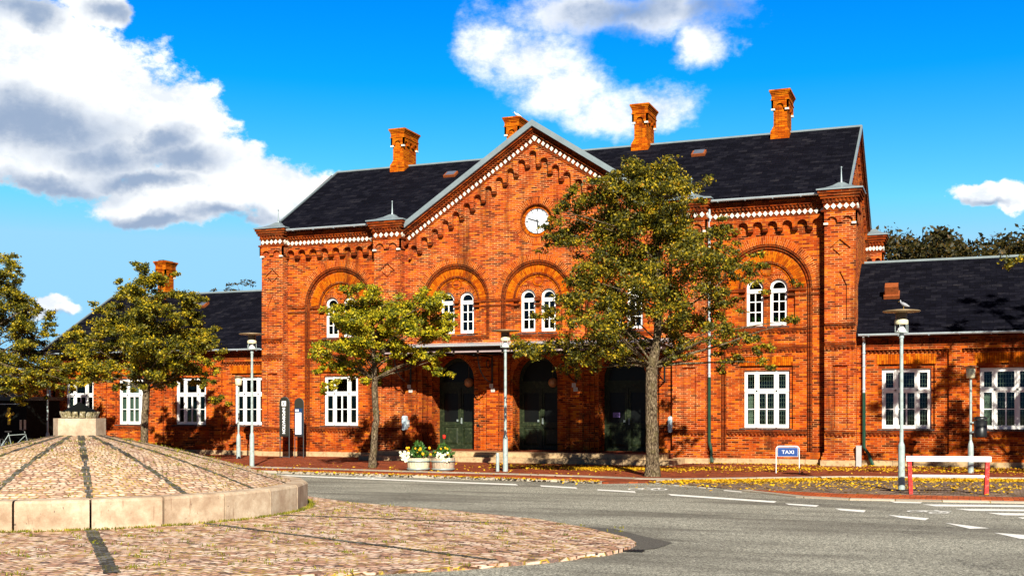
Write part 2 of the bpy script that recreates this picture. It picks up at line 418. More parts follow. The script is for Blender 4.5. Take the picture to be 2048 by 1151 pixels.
# rim granite
m, n, b = mat('granite_rim', .8, .25)
o = n.new('ShaderNodeTexCoord').outputs['Object']
f = n.noise(o, 60, 3, .7); g = n.noise(o, 2.1, 6, .7)
c = n.ramp(g, [(.34, (.29, .195, .125)), (.5, (.42, .315, .215)), (.64, (.56, .46, .33))])
c = n.mix(n.maprange(f, .56, .72, 0, .55), c, (.30, .20, .13))
st = n.noise(n.vmath('MULTIPLY', o, (6, 6, .9)), 2.2, 5, .7)
c = n.mix(n.maprange(st, .60, .72, 0, .75), c, (.17, .09, .05))
sp = n.noise(o, 17, 2, .6)
c = n.mix(n.maprange(sp, .70, .74, 0, .8), c, (.08, .055, .04))
n.set(b.inputs['Base Color'], c); bump(n, b, f, .35, .01)
# road paint
m, n, b = mat('road_paint', .7, .3)
pos = n.new('ShaderNodeNewGeometry').outputs['Position']
c = n.mix(n.maprange(n.noise(pos, 45, 4, .7), .55, .7, 0, .6), (.78, .77, .72), (.32, .30, .27))
n.set(b.inputs['Base Color'], c)
m, n, b = mat('ground_far', .9, .1)
pos = n.new('ShaderNodeNewGeometry').outputs['Position']
n.set(b.inputs['Base Color'], n.ramp(n.noise(pos, .3, 6, .6), [(.35, (.05, .07, .02)), (.65, (.16, .15, .08))]))

# ---------------------------------------------------------------- mesh helpers
class MB:
    def __init__(s):
        s.v = []; s.f = []; s.uv = []
    def face(s, pts, uv=None):
        i = len(s.v)
        s.v.extend([tuple(p) for p in pts])
        s.f.append(tuple(range(i, i + len(pts))))
        if uv is None:
            a = Vector(pts[0]); nn = Vector((0, 0, 0))
            for k in range(1, len(pts) - 1):
                nn += (Vector(pts[k]) - a).cross(Vector(pts[k + 1]) - a)
            if nn.length > 0: nn.normalize()
            if abs(nn.z) > .97:
                uv = [(p[0], p[1]) for p in pts]
            else:
                h = math.sqrt(max(1e-6, 1 - nn.z * nn.z))
                if abs(nn.y) >= abs(nn.x):
                    uv = [(p[0], p[2] / h) for p in pts]
                else:
                    uv = [(p[1] + .12, p[2] / h) for p in pts]
        s.uv.extend(uv)
    def box(s, x0, x1, y0, y1, z0, z1, swap=False):
        P = [(x0, y0, z0), (x1, y0, z0), (x1, y1, z0), (x0, y1, z0), (x0, y0, z1), (x1, y0, z1), (x1, y1, z1), (x0, y1, z1)]
        for q in ((0, 1, 5, 4), (1, 2, 6, 5), (2, 3, 7, 6), (3, 0, 4, 7), (4, 5, 6, 7), (3, 2, 1, 0)):
            pts = [P[k] for k in q]
            s.face(pts, [(p[2] + .03, p[0] + p[1]) for p in pts] if swap else None)
    def obox(s, c, ax, ay, az):
        c, ax, ay, az = Vector(c), Vector(ax), Vector(ay), Vector(az)
        P = [c + sx * ax + sy * ay + sz * az for sz in (-1, 1) for sx, sy in ((-1, -1), (1, -1), (1, 1), (-1, 1))]
        for q in ((0, 1, 5, 4), (1, 2, 6, 5), (2, 3, 7, 6), (3, 0, 4, 7), (4, 5, 6, 7), (3, 2, 1, 0)):
            s.face([P[k] for k in q])
    def beam(s, a, b, w, h=None, up=(0, 0, 1)):
        a, b = Vector(a), Vector(b)
        h = h or w
        d = (b - a); L = d.length; d.normalize()
        r = d.cross(Vector(up))
        if r.length < 1e-4: r = d.cross(Vector((1, 0, 0)))
        r.normalize(); u = r.cross(d)
        s.obox((a + b) / 2, r * w / 2, d * L / 2, u * h / 2)
    def slab(s, outer, holes, y0, y1, closed=True):
        loops = [[Vector((x, z, 0)) for x, z in L] for L in [outer] + list(holes)]
        flat = [p for L in loops for p in L]
        for t in tessellate_polygon(loops):
            s.face([(flat[i].x, y0, flat[i].y) for i in t])
        if closed:
            for L in loops:
                k = len(L)
                acc = 0
                for i in range(k):
                    a, b2 = L[i], L[(i + 1) % k]
                    d = (b2 - a).length
                    uv = [(y0, acc), (y0, acc + d), (y1, acc + d), (y1, acc)]
                    s.face([(a.x, y0, a.y), (b2.x, y0, b2.y), (b2.x, y1, b2.y), (a.x, y1, a.y)], uv)
                    acc += d
    def ring(s, cx, cz, r0, r1, y0, y1, a0=0, a1=PI, n=40):
        for k in range(n):
            t0 = a0 + (a1 - a0) * k / n; t1 = a0 + (a1 - a0) * (k + 1) / n
            def P(r, t, y): return (cx + r * math.cos(t), y, cz + r * math.sin(t))
            rm = (r0 + r1) / 2
            s.face([P(r0, t0, y0), P(r1, t0, y0), P(r1, t1, y0), P(r0, t1, y0)],
                   [(0, t0 * rm), (r1 - r0, t0 * rm), (r1 - r0, t1 * rm), (0, t1 * rm)])
            s.face([P(r1, t0, y0), P(r1, t0, y1), P(r1, t1, y1), P(r1, t1, y0)], [(0, t0), (.1, t0), (.1, t1), (0, t1)])
            s.face([P(r0, t0, y0), P(r0, t0, y1), P(r0, t1, y1), P(r0, t1, y0)], [(0, t0), (.1, t0), (.1, t1), (0, t1)])
    def tube(s, pts, r, n=8, cap=True):
        pts = [Vector(p) for p in pts]
        rs = r if isinstance(r, (list, tuple)) else [r] * len(pts)
        rings = []
        up = Vector((.13, .31, .94)).normalized()
        for i, p in enumerate(pts):
            d = (pts[min(i + 1, len(pts) - 1)] - pts[max(i - 1, 0)]).normalized()
            a = d.cross(up)
            if a.length < .05: a = d.cross(Vector((1, 0, 0)))
            a.normalize(); b = d.cross(a)
            rings.append([p + (a * math.cos(2 * PI * k / n) + b * math.sin(2 * PI * k / n)) * rs[i] for k in range(n)])
        base = len(s.v)
        for R_ in rings: s.v.extend([tuple(q) for q in R_])
        acc = 0
        for i in range(len(rings) - 1):
            L = (pts[i + 1] - pts[i]).length
            for k in range(n):
                k2 = (k + 1) % n
                s.f.append((base + i * n + k, base + i * n + k2, base + (i + 1) * n + k2, base + (i + 1) * n + k))
                c = 2 * PI * rs[i] / n
                s.uv.extend([(k * c, acc), ((k + 1) * c, acc), ((k + 1) * c, acc + L), (k * c, acc + L)])
            acc += L
        if cap:
            for i in (0, len(rings) - 1):
                s.f.append(tuple(base + i * n + k for k in range(n)))
                s.uv.extend([(0, 0)] * n)
    def lathe(s, prof, n=24, c=(0, 0, 0), a0=0.0, a1=2 * PI):
        full = abs(a1 - a0 - 2 * PI) < 1e-6
        m_ = n if full else n + 1
        base = len(s.v)
        for r, z in prof:
            for k in range(m_):
                t = a0 + (a1 - a0) * k / n
                s.v.append((c[0] + r * math.cos(t), c[1] + r * math.sin(t), c[2] + z))
        acc = 0
        for i in range(len(prof) - 1):
            L = math.hypot(prof[i + 1][0] - prof[i][0], prof[i + 1][1] - prof[i][1])
            for k in range(n):
                k2 = (k + 1) % m_
                s.f.append((base + i * m_ + k, base + i * m_ + k2, base + (i + 1) * m_ + k2, base + (i + 1) * m_ + k))
                R0 = max(prof[i][0], prof[i + 1][0])
                s.uv.extend([(k * R0 * 6.28 / n, acc), ((k + 1) * R0 * 6.28 / n, acc), ((k + 1) * R0 * 6.28 / n, acc + L), (k * R0 * 6.28 / n, acc + L)])
            acc += L
    def ell(s, c, r, n=10, rot=None):
        rings = []
        base = len(s.v)
        c = Vector(c)
        for i in range(n // 2 + 1):
            ph = PI * i / (n // 2)
            for k in range(n):
                t = 2 * PI * k / n
                q = Vector((r[0] * math.sin(ph) * math.cos(t), r[1] * math.sin(ph) * math.sin(t), r[2] * math.cos(ph)))
                if rot: q = rot @ q
                s.v.append(tuple(c + q))
        for i in range(n // 2):
            for k in range(n):
                k2 = (k + 1) % n
                s.f.append((base + i * n + k, base + (i + 1) * n + k, base + (i + 1) * n + k2, base + i * n + k2))
                s.uv.extend([(0, 0), (0, 1), (1, 1), (1, 0)])
    def prism(s, poly, z0, z1):
        s.face([(x, y, z1) for x, y in poly])
        k = len(poly)
        for i in range(k):
            a, b = poly[i], poly[(i + 1) % k]
            s.face([(a[0], a[1], z0), (b[0], b[1], z0), (b[0], b[1], z1), (a[0], a[1], z1)])
    def build(s, name, m, parent=None, smooth=False, loc=None, rot=None):
        me = bpy.data.meshes.new(name)
        me.from_pydata(s.v, [], s.f)
        uvl = me.uv_layers.new(name='UVMap')
        uvl.data.foreach_set('uv', np.array(s.uv, dtype=np.float32).ravel())
        me.materials.append(M[m])
        if smooth: me.polygons.foreach_set('use_smooth', [True] * len(me.polygons))
        me.update()
        o = bpy.data.objects.new(name, me)
        C.objects.link(o)
        if parent: o.parent = parent
        if loc: o.location = loc
        if rot is not None: o.rotation_euler = (0, 0, rot)
        return o
def build_split(mb, name, m, parent, key):
    groups = {}
    ui = 0
    for f in mb.f:
        c = [sum(mb.v[i][k] for i in f) / len(f) for k in range(3)]
        g = groups.setdefault(key(*c), MB())
        b0 = len(g.v)
        g.v.extend(mb.v[i] for i in f); g.f.append(tuple(range(b0, b0 + len(f)))); g.uv.extend(mb.uv[ui:ui + len(f)])
        ui += len(f)
    return [groups[k].build(name, m, parent) for k in sorted(groups)]
def region(x, y=0, z=0):
    return 0 if x < -11.01 else 1 if x < -5.3 else 2 if x < 5.42 else 3 if x < 11.12 else 4
def tag(o, label=None, cat=None, group=None, kind=None):
    if label: o['label'] = label
    if cat: o['category'] = cat
    if group: o['group'] = group
    if kind: o['kind'] = kind
    return o
def empty(name, loc, label, cat, group=None, rz=0):
    o = bpy.data.objects.new(name, None)
    o.empty_display_size = .3
    C.objects.link(o)
    o.location = loc; o.rotation_euler = (0, 0, rz)
    return tag(o, label, cat, group)
def copy_tree(o, parent=None):
    c = o.copy(); C.objects.link(c)
    if parent: c.parent = parent
    for ch in [q for q in bpy.data.objects if q.parent == o]:
        copy_tree(ch, c)
    return c
def text_mesh(name, body, size, m, parent, loc, rot, extrude=.003, bold=0.0):
    cu = bpy.data.curves.new(name, 'FONT')
    cu.body = body; cu.size = 1; cu.extrude = extrude; cu.align_x = 'CENTER'; cu.align_y = 'CENTER'; cu.offset = bold
    tmp = bpy.data.objects.new(name + '_tmp', cu)
    C.objects.link(tmp)
    dg = bpy.context.evaluated_depsgraph_get()
    me = bpy.data.meshes.new_from_object(tmp.evaluated_get(dg))
    bpy.data.objects.remove(tmp)
    me.materials.clear(); me.materials.append(M[m])
    co_ = np.empty(len(me.vertices) * 3, dtype=np.float32); me.vertices.foreach_get('co', co_); co_ = co_.reshape(-1, 3)
    lo, hi = co_.min(0), co_.max(0)
    tw, th = size
    co_[:, 0] = (co_[:, 0] - (lo[0] + hi[0]) / 2) * tw / (hi[0] - lo[0]); co_[:, 1] = (co_[:, 1] - (lo[1] + hi[1]) / 2) * th / (hi[1] - lo[1])
    me.vertices.foreach_set('co', co_.ravel()); me.update()
    o = bpy.data.objects.new(name, me)
    C.objects.link(o); o.parent = parent; o.location = loc; o.rotation_euler = rot
    return o
def arch_loop(cx, hw, z0, zs, n=24):
    return [(cx - hw, z0), (cx + hw, z0)] + [(cx + hw * math.cos(PI * k / n), zs + hw * math.sin(PI * k / n)) for k in range(n + 1)]
def circ(cx, cz, r, n=40):
    return [(cx + r * math.cos(2 * PI * k / n), cz + r * math.sin(2 * PI * k / n)) for k in range(n)]
def rect(x0, x1, z0, z1): return [(x0, z0), (x1, z0), (x1, z1), (x0, z1)]
def dogtooth(mb, x0, x1, z0, z1, y, pitch=.125, d=.055):
    k = max(1, int(round((x1 - x0) / pitch))); p = (x1 - x0) / k
    for i in range(k):
        a = x0 + i * p
        A, B, Cc = (a, y, z0), (a + p * .5, y - d, z0), (a + p * .95, y, z0)
        A2, B2, C2 = (a, y, z1), (a + p * .5, y - d, z1), (a + p * .95, y, z1)
        mb.face([A, B, B2, A2]); mb.face([B, Cc, C2, B2]); mb.face([A2, B2, C2]); mb.face([Cc, B, A])
def string(mb, x0, x1, zt, zb, y, out=.05):
    # projecting course, dogtooth row, lower course
    h = zt - zb
    mb.box(x0, x1, y - out, y + .02, zt - h * .36, zt)
    mb.box(x0, x1, y - out * .55, y + .02, zt - h * .62, zt - h * .36)
    dogtooth(mb, x0, x1, zb, zt - h * .62, y, d=.05)

# ================================================================ STATION BUILDING
st = empty('station_building', (0, 0, 0), 'long red brick station building with stepped front gable, clock, slate roofs and lower side wings', 'building')
CB = [(-7.93, 1.5), (8.33, 1.5)]           # side bays: centre, radius
CC = [(-3.0, 1.38), (.2, 1.38), (3.4, 1.38)]   # central bays
TUR = [(-10.66, .96), (-5.62, 1.1), (5.82, 1.14), (10.74, .97)]
ZS = 5.8
APX, APZ, GS = .17, 12.1, .655             # gable apex and slope
def T(x): return APZ - GS * abs(x - APX)

wall = MB(); vous = MB(); orange = MB(); trim = MB(); gab = MB()
# frame layer A of the side bays (y=-.12) with tall arched recess
for (cx, r), (xl, xr) in zip(CB, ((-10.3, -6.05), (6.3, 10.3))):
    hole = arch_loop(cx, r, .42, ZS, 40)
    wall.slab(rect(xl, xr, .18, 8.5), [hole], -.12, 0)
    wall.box(xl, xr, -.17, 0, .18, .42)
    # layer B
    h2 = arch_loop(cx, .93, 4.6, ZS, 32)
    h3 = rect(cx - .88, cx + .86, 1.17, 3.27)
    wall.slab(rect(cx - r - .02, cx + r + .02, .4, ZS) [:2] + [(cx + r + .02, ZS)] + [(cx + (r + .02) * math.cos(PI * k / 40), ZS + (r + .02) * math.sin(PI * k / 40)) for k in range(1, 40)] + [(cx - r - .02, ZS)],
              [h2, h3], 0, .08)
    # layer C
    wall.slab(rect(cx - 1.0, cx + 1.0, 4.4, 6.8), [arch_loop(cx - .39, .285, 4.57, 5.88, 16), arch_loop(cx + .39, .285, 4.57, 5.88, 16)], .08, .30)
    wall.slab(rect(cx - .95, cx + .95, 1.0, 3.4), [rect(cx - .75, cx + .75, 1.19, 3.12)], .08, .30)
    vous.ring(cx, ZS, r, r + .27, -.128, -.11, n=60)
    orange.ring(cx, ZS, .95, 1.28, -.006, .01, n=48)
    orange.ring(cx, ZS, .80, .93, .055, .09, n=40)
    for sx in (-.39, .39):
        vous.ring(cx + sx, 5.88, .285, .39, .072, .09, n=20)
    for rr, yy, tr in ((r - .045, -.07, .045), (r - .135, -.03, .035), (.89, .03, .03)):
        trim.tube([(cx + rr * math.cos(PI * k / 40), yy, ZS + rr * math.sin(PI * k / 40)) for k in range(41)], tr, 8)
    for s in (-1, 1):
        trim.tube([(cx + s * (r - .045), -.07, .42), (cx + s * (r - .045), -.07, ZS)], .045, 8)
        trim.tube([(cx + s * (r - .135), -.03, .42), (cx + s * (r - .135), -.03, ZS)], .035, 8)
    orange.box(cx - .88, cx + .86, -.012, .02, 3.275, 3.56, swap=True)
    orange.ring(cx, 6.47, .15, .21, .05, .09, 0, 2 * PI, 24)
    # strings
    for zt, zb in ((4.53, 4.35), (3.95, 3.72), (1.14, .96)):
        string(trim, cx - r + .18, cx + r - .18, zt, zb, 0)
    for z0, z1 in ((5.74, 5.84), (5.57, 5.63)):
        for a, b2 in ((cx - r + .2, cx - .7), (cx - .11, cx + .11), (cx + .7, cx + r - .2)):
            trim.box(a, b2, -.05 if z1 > 5.7 else -.03, .09, z0, z1)
        trim.box(xl + .06, cx - r, -.165, -.1, z0, z1)
        trim.box(cx + r, xr - .06, -.165, -.1, z0, z1)
# central section upper wall
xl, xr = -5.15, 5.3
poly = [(xl, 4.2), (xr, 4.2), (xr, T(xr) - .3), (APX, APZ - .3), (xl, T(xl) - .3)]
holes = [arch_loop(c, r, 4.35, ZS, 40) for c, r in CC] + [circ(.2, 8.58, .62)]
gab.slab(poly, holes, -.12, 0)
for cx, r in CC:
    pl = [(cx - r - .02, 4.2), (cx + r + .02, 4.2), (cx + r + .02, ZS)] + [(cx + (r + .02) * math.cos(PI * k / 40), ZS + (r + .02) * math.sin(PI * k / 40)) for k in range(1, 40)] + [(cx - r - .02, ZS)]
    wall.slab(pl, [arch_loop(cx, .93, 4.62, ZS, 32)], 0, .08)
    wall.slab(rect(cx - 1.0, cx + 1.0, 4.4, 6.8), [arch_loop(cx - .39, .285, 4.57, 5.88, 16), arch_loop(cx + .39, .285, 4.57, 5.88, 16)], .08, .30)
    vous.ring(cx, ZS, r, r + .215, -.128, -.11, n=60)
    orange.ring(cx, ZS, .95, 1.22, -.006, .01, n=48)
    orange.ring(cx, ZS, .80, .93, .055, .09, n=40)
    for sx in (-.39, .39):
        vous.ring(cx + sx, 5.88, .285, .39, .072, .09, n=20)
    orange.ring(cx, 6.47, .15, .21, .05, .09, 0, 2 * PI, 24)
    for rr, yy, tr in ((r - .045, -.07, .045), (r - .125, -.03, .035), (.89, .03, .03)):
        trim.tube([(cx + rr * math.cos(PI * k / 40), yy, ZS + rr * math.sin(PI * k / 40)) for k in range(41)], tr, 8)
    for s in (-1, 1):
        trim.tube([(cx + s * (r - .045), -.07, 4.2), (cx + s * (r - .045), -.07, ZS)], .045, 8)
        trim.tube([(cx + s * (r - .125), -.03, 4.2), (cx + s * (r - .125), -.03, ZS)], .035, 8)
    string(trim, cx - r + .17, cx + r - .17, 4.53, 4.33, 0)
    for z0, z1 in ((5.74, 5.84), (5.57, 5.63)):
        for a, b2 in ((cx - r + .19, cx - .7), (cx - .11, cx + .11), (cx + .7, cx + r - .19)):
            trim.box(a, b2, -.05 if z1 > 5.7 else -.03, .09, z0, z1)
        trim.box(cx + r, cx + r + (.44 if cx < 3 else .3), -.165, -.1, z0, z1)
    if cx < -2:
        trim.box(-5.0, cx - r, -.165, -.1, 5.74, 5.84)
# clock surround
vous.ring(.2, 8.58, .62, .84, -.128, -.11, 0, 2 * PI, 60)
orange.ring(.2, 8.58, .46, .62, -.02, .05, 0, 2 * PI, 60)
trim.tube([(.2 + .6 * math.cos(2 * PI * k / 48), -.1, 8.58 + .6 * math.sin(2 * PI * k / 48)) for k in range(49)], .03, 6, False)
gab.slab(circ(.2, 8.58, .66), [], .03, .04, False)
# portico lower wall
for pl_c, hw in ((-4.7, .0),):
    pass
DC = (-3.14, .10, 3.36)
dh = [arch_loop(c, .86, .33, 2.9, 24) for c in DC]
wall.slab(rect(-5.15, 5.3, .3, 4.2), dh, 0, .72)
for xm, hw in ((-1.43, 1), (1.77, 1), (-4.74, 0), (4.97, 0)):
    wall.box(xm - .22, xm + .22, -.3, 0, .33, 3.7)
    wall.box(xm - .42, xm + .42, -.17, 0, .33, 3.75)
    wall.box(xm - .58 if xm > -4 else xm - .42, xm + .58 if xm < 4 else xm + .33, -.07, 0, .33, 3.8)
    orange.box(xm - .28, xm + .28, -.33, 0, 3.7, 3.78)
for c in DC:
    vous.ring(c, 2.9, .86, 1.06, -.01, .0, n=30)
# side and rear walls, gables of the main block
for xs, xo in ((-10.85, -11.0), (10.85, 10.7)):
    x0, x1 = (xs, xs + .3) if xs < 0 else (xs - .3, xs)
    P = [(-.1, .18), (9.3, .18), (9.3, 8.75), (4.6, 11.85), (-.1, 8.75)]
    for xx in (x0, x1):
        wall.face([(xx, y, z) for y, z in P])
    for k in range(2, 5):
        a, b2 = P[k], P[(k + 1) % 5]
        wall.face([(x0, a[0], a[1]), (x1, a[0], a[1]), (x1, b2[0], b2[1]), (x0, b2[0], b2[1])])
    # raking cornice on gable end
    s = 1 if xs > 0 else -1
    for (ya, yb) in ((-.4, 4.6), (9.6, 4.6)):
        for o1, o2, ov in ((.0, .16, .16), (.2, .34, .1)):
            za, zb = 8.72, 11.98
            X0, X1 = xs, xs + s * ov
            q = [(ya, za - o1), (yb, zb - o1), (yb, zb - o2), (ya, za - o2)]
            trim.face([(X1, y, z) for y, z in q])
            trim.face([(X0, q[2][0], q[2][1]), (X1, q[2][0], q[2][1]), (X1, q[3][0], q[3][1]), (X0, q[3][0], q[3][1])])
        for k in range(13):   # stepped arches as small blocks
            f = (k + .5) / 13
            y = ya + (yb - ya) * f; z = 8.72 + 3.26 * f - .62
            trim.obox((xs + s * .03, y, z), (.05, 0, 0), (0, .11, 0), (0, 0, .22))
wall.box(-11, 11, 9.3, 9.6, .18, 8.8)
# wings
WL = [-20.73, -17.89, -14.96, -12.07]
WR = [12.73, 15.65, 18.57]
for cs, xa, xb in ((WL, -22.3, -11.0), (WR, 11.15, 22.4)):
    ph = []
    for i, c in enumerate(cs):
        ph.append(rect(max(c - 1.27, xa + .28), min(c + 1.27, xb - .05), .42, 3.72))
    wall.slab(rect(xa, xb, .18, 4.15), ph, -.1, 0)
    wall.slab(rect(xa, xb, .18, 4.15), [rect(c - .85, c + .85, 1.17, 3.26) for c in cs], 0, .08)
    wall.slab(rect(xa, xb, .18, 4.15), [rect(c - .745, c + .745, 1.19, 3.12) for c in cs], .08, .30)
    wall.box(xa, xb, -.14, 0, .18, .42)
    for c in cs:
        orange.box(c - .9, c + .9, -.012, .02, 3.265, 3.58, swap=True)
        a, b2 = max(c - 1.27, xa + .28), min(c + 1.27, xb - .05)
        string(trim, a, b2, 1.14, .96, 0)
        dogtooth(trim, a, b2, 3.63, 3.72, 0, d=.07)
    trim.box(xa, xb, -.15, 0, 4.02, 4.15)
    dogtooth(trim, xa, xb, 3.92, 4.02, -.1, d=.06)
    trim.box(xa, xb, -.13, 0, 3.84, 3.92)
    wall.box(xa, xb, 8.5, 8.8, .18, 4.15)
for xs in (-22.3, 22.1):
    P = [(-.1, .18), (8.8, .18), (8.8, 4.15), (4.15, 6.9), (-.1, 4.15)]
    for xx in (xs, xs + .3):
        wall.face([(xx, y, z) for y, z in P])
build_split(wall, 'wall', 'brick_wall', st, region)
gab.build('gable_wall', 'brick_gable', st)
BAYS = [c for c, r in CB] + [c for c, r in CC] + WL + WR
def bay_key(x, y, z):
    if math.hypot(x - .2, z - 8.58) < .9 and z > 7.6: return (99, int(math.hypot(x - .2, z - 8.58) > .62))
    if z < 4.25 and abs(x) < 5.3: return (98, min(range(3), key=lambda i: abs(x - DC[i])) if z < 3.69 or z > 3.79 else 4 + int((x + 6) // 2.6))
    i = min(range(len(BAYS)), key=lambda i: abs(x - BAYS[i]))
    if z < 4: return (i, 9)
    d = math.hypot(x - BAYS[i], z - ZS)
    return (i, 3 if d > 1.3 else 2 if d > .945 else 1 if d > .79 else 4 if z > 6.24 else 5 + int(x > BAYS[i]))
build_split(orange, 'brick_arch', 'brick_orange', st, bay_key)
build_split(vous, 'brick_arch_ring', 'brick_ring', st, bay_key)
build_split(trim, 'moulding', 'brick_dark', st, region)
pl = MB()
for a, b2, y in ((-22.35, -11.2, -.17), (-10.2, -6.15, -.2), (6.35, 10.25, -.2), (11.25, 22.45, -.17)):
    x = a
    random.seed(int(a * 10))
    while x < b2 - .05:
        L = min(random.uniform(.8, 1.4), b2 - x)
        pl.box(x, x + L - .012, y - random.uniform(0, .012), 0, 0, .18)
        x += L
build_split(pl, 'plinth', 'stone', st, region)

# ---- cornice of the side bays
def cornice_run(tr, wl, tiles, x0, x1, yb):
    tr.box(x0, x1, yb - .22, 0, 8.60, 8.72)
    tr.box(x0, x1, yb - .17, 0, 8.52, 8.60)
    dogtooth(tr, x0, x1, 8.44, 8.52, yb - .10, d=.06)
    tr.box(x0, x1, yb - .09, 0, 8.40, 8.44)
    tr.box(x0, x1, yb - .07, 0, 8.18, 8.40)
    tr.box(x0, x1, yb - .16, 0, 8.13, 8.18)
    k = int(round((x1 - x0) / .186)); p = (x1 - x0) / k
    for i in range(k):
        c = x0 + (i + .5) * p
        tiles.obox((c, yb - .085, 8.29), (.041, 0, .046), (0, .022, 0), (-.041, 0, .046))
def corbels(mb, st_, x0, x1, yb, zt, n, r=.165):
    p = (x1 - x0) / n
    pts = [(x0, zt)]
    zc = 7.86
    low = [(x0, zc - .08)]
    for i in range(n):
        c = x0 + (i + .5) * p
        low.append((c - r, zc - .08))
        for k in range(11):
            t = PI - PI * k / 10
            low.append((c + r * math.cos(t), zc + r * math.sin(t)))
        low.append((c + r, zc - .08))
    low.append((x1, zc - .08))
    mb.slab(low + [(x1, zt), (x0, zt)], [], yb - .19, yb)
    for i in range(n + 1):
        c = x0 + i * p
        w = p - 2 * r
        a, b2 = max(x0, c - w / 2), min(x1, c + w / 2)
        st_.box(a, b2, yb - .16, yb, zc - .17, zc - .085)
cor = MB(); ct = MB(); tiles = MB(); cblk = MB()
for xl, xr in ((-10.2, -6.17), (6.4, 10.25)):
    cornice_run(cor, None, tiles, xl, xr, -.12)
    corbels(ct, cblk, xl, xr, -.12, 8.13, 8)
# ---- rake cornice of the front gable
def chev(mb, o1, o2, y0, y1, xl=-5.05, xr=5.2, yb=-.1):
    for (xa, xb) in ((xl, APX), (APX, xr)):
        q = [(xa, T(xa) - o1), (xb, T(xb) - o1), (xb, T(xb) - o2), (xa, T(xa) - o2)]
        mb.face([(x, y0, z) for x, z in q])
        for i in (0, 2):
            a, b2 = q[i], q[(i + 1) % 4]
            mb.face([(a[0], y0, a[1]), (b2[0], y0, b2[1]), (b2[0], yb, b2[1]), (a[0], yb, a[1])])
chev(cor, .20, .29, -.40, 0)
chev(cor, .29, .34, -.33, 0)
chev(cor, .40, .45, -.28, 0)
chev(cor, .45, .74, -.19, 0)
chev(cor, .74, .81, -.31, 0)
for sgn in (-1, 1):
    n_ = 52
    for i in range(n_):
        x = APX + sgn * (i + .5) * 5.1 / n_
        for o, dy in ((.365, 0), (.425, .04)):
            cor.obox((x + (.05 if o > .4 else 0), -.24 + dy, T(x) - o), (.03, .03, 0), (.03, -.03, 0), (0, 0, .028))
    n_ = 31
    for i in range(n_ + 1):
        x = APX + sgn * i * 5.0 / n_
        if i == 0 and sgn > 0: continue
        z = T(x) - .60
        if i == 0: z -= -.03
        h = .036 if i else .055
        tiles.obox((x, -.205, z), (h, 0, h * 1.2), (0, .022, 0), (-h, 0, h * 1.2))
# stepped arch table
p = .43; r = .145
low = []
for i in range(-11, 12):
    c = APX + i * p - .05
    zs = APZ - 1.18 - .285 * abs(i)
    zl = APZ - 1.18 - .285 * (abs(i - 1) if i > 0 else abs(i)) - .0
    # left corbel bottom is the lower of the two neighbours
    zL = APZ - 1.18 - .285 * max(abs(i), abs(i - 1)) if i > 0 else zs - .285
    zR = APZ - 1.18 - .285 * max(abs(i), abs(i + 1)) if i < 0 else zs - .285
    left_bot = (zs - .285 if i <= 0 else zs) - .07
    right_bot = (zs - .285 if i >= 0 else zs) - .07
    low.append((c - p / 2 + .001, left_bot)); low.append((c - r, left_bot))
    for k in range(11):
        t = PI - PI * k / 10
        low.append((c + r * math.cos(t), zs + r * math.sin(t)))
    low.append((c + r, right_bot)); low.append((c + p / 2 - .001, right_bot))
    cblk.box(c + r, c + p - r, -.26, -.12, right_bot - .09, right_bot - .004)
xlo, xhi = low[0][0], low[-1][0]
mbg = MB()
mbg.slab(low + [(xhi, T(xhi) - .78), (APX, APZ - .78), (xlo, T(xlo) - .78)], [], -.29, -.12)
mbg.build('stepped_arch_frieze', 'brick_gable', st)
build_split(cor, 'cornice', 'brick_dark', st, region)
build_split(ct, 'corbel_table', 'brick_wall', st, region)
build_split(cblk, 'corbel_blocks', 'brick_dark', st, region)
build_split(tiles, 'white_diamond_tiles', 'white_tile', st, region)

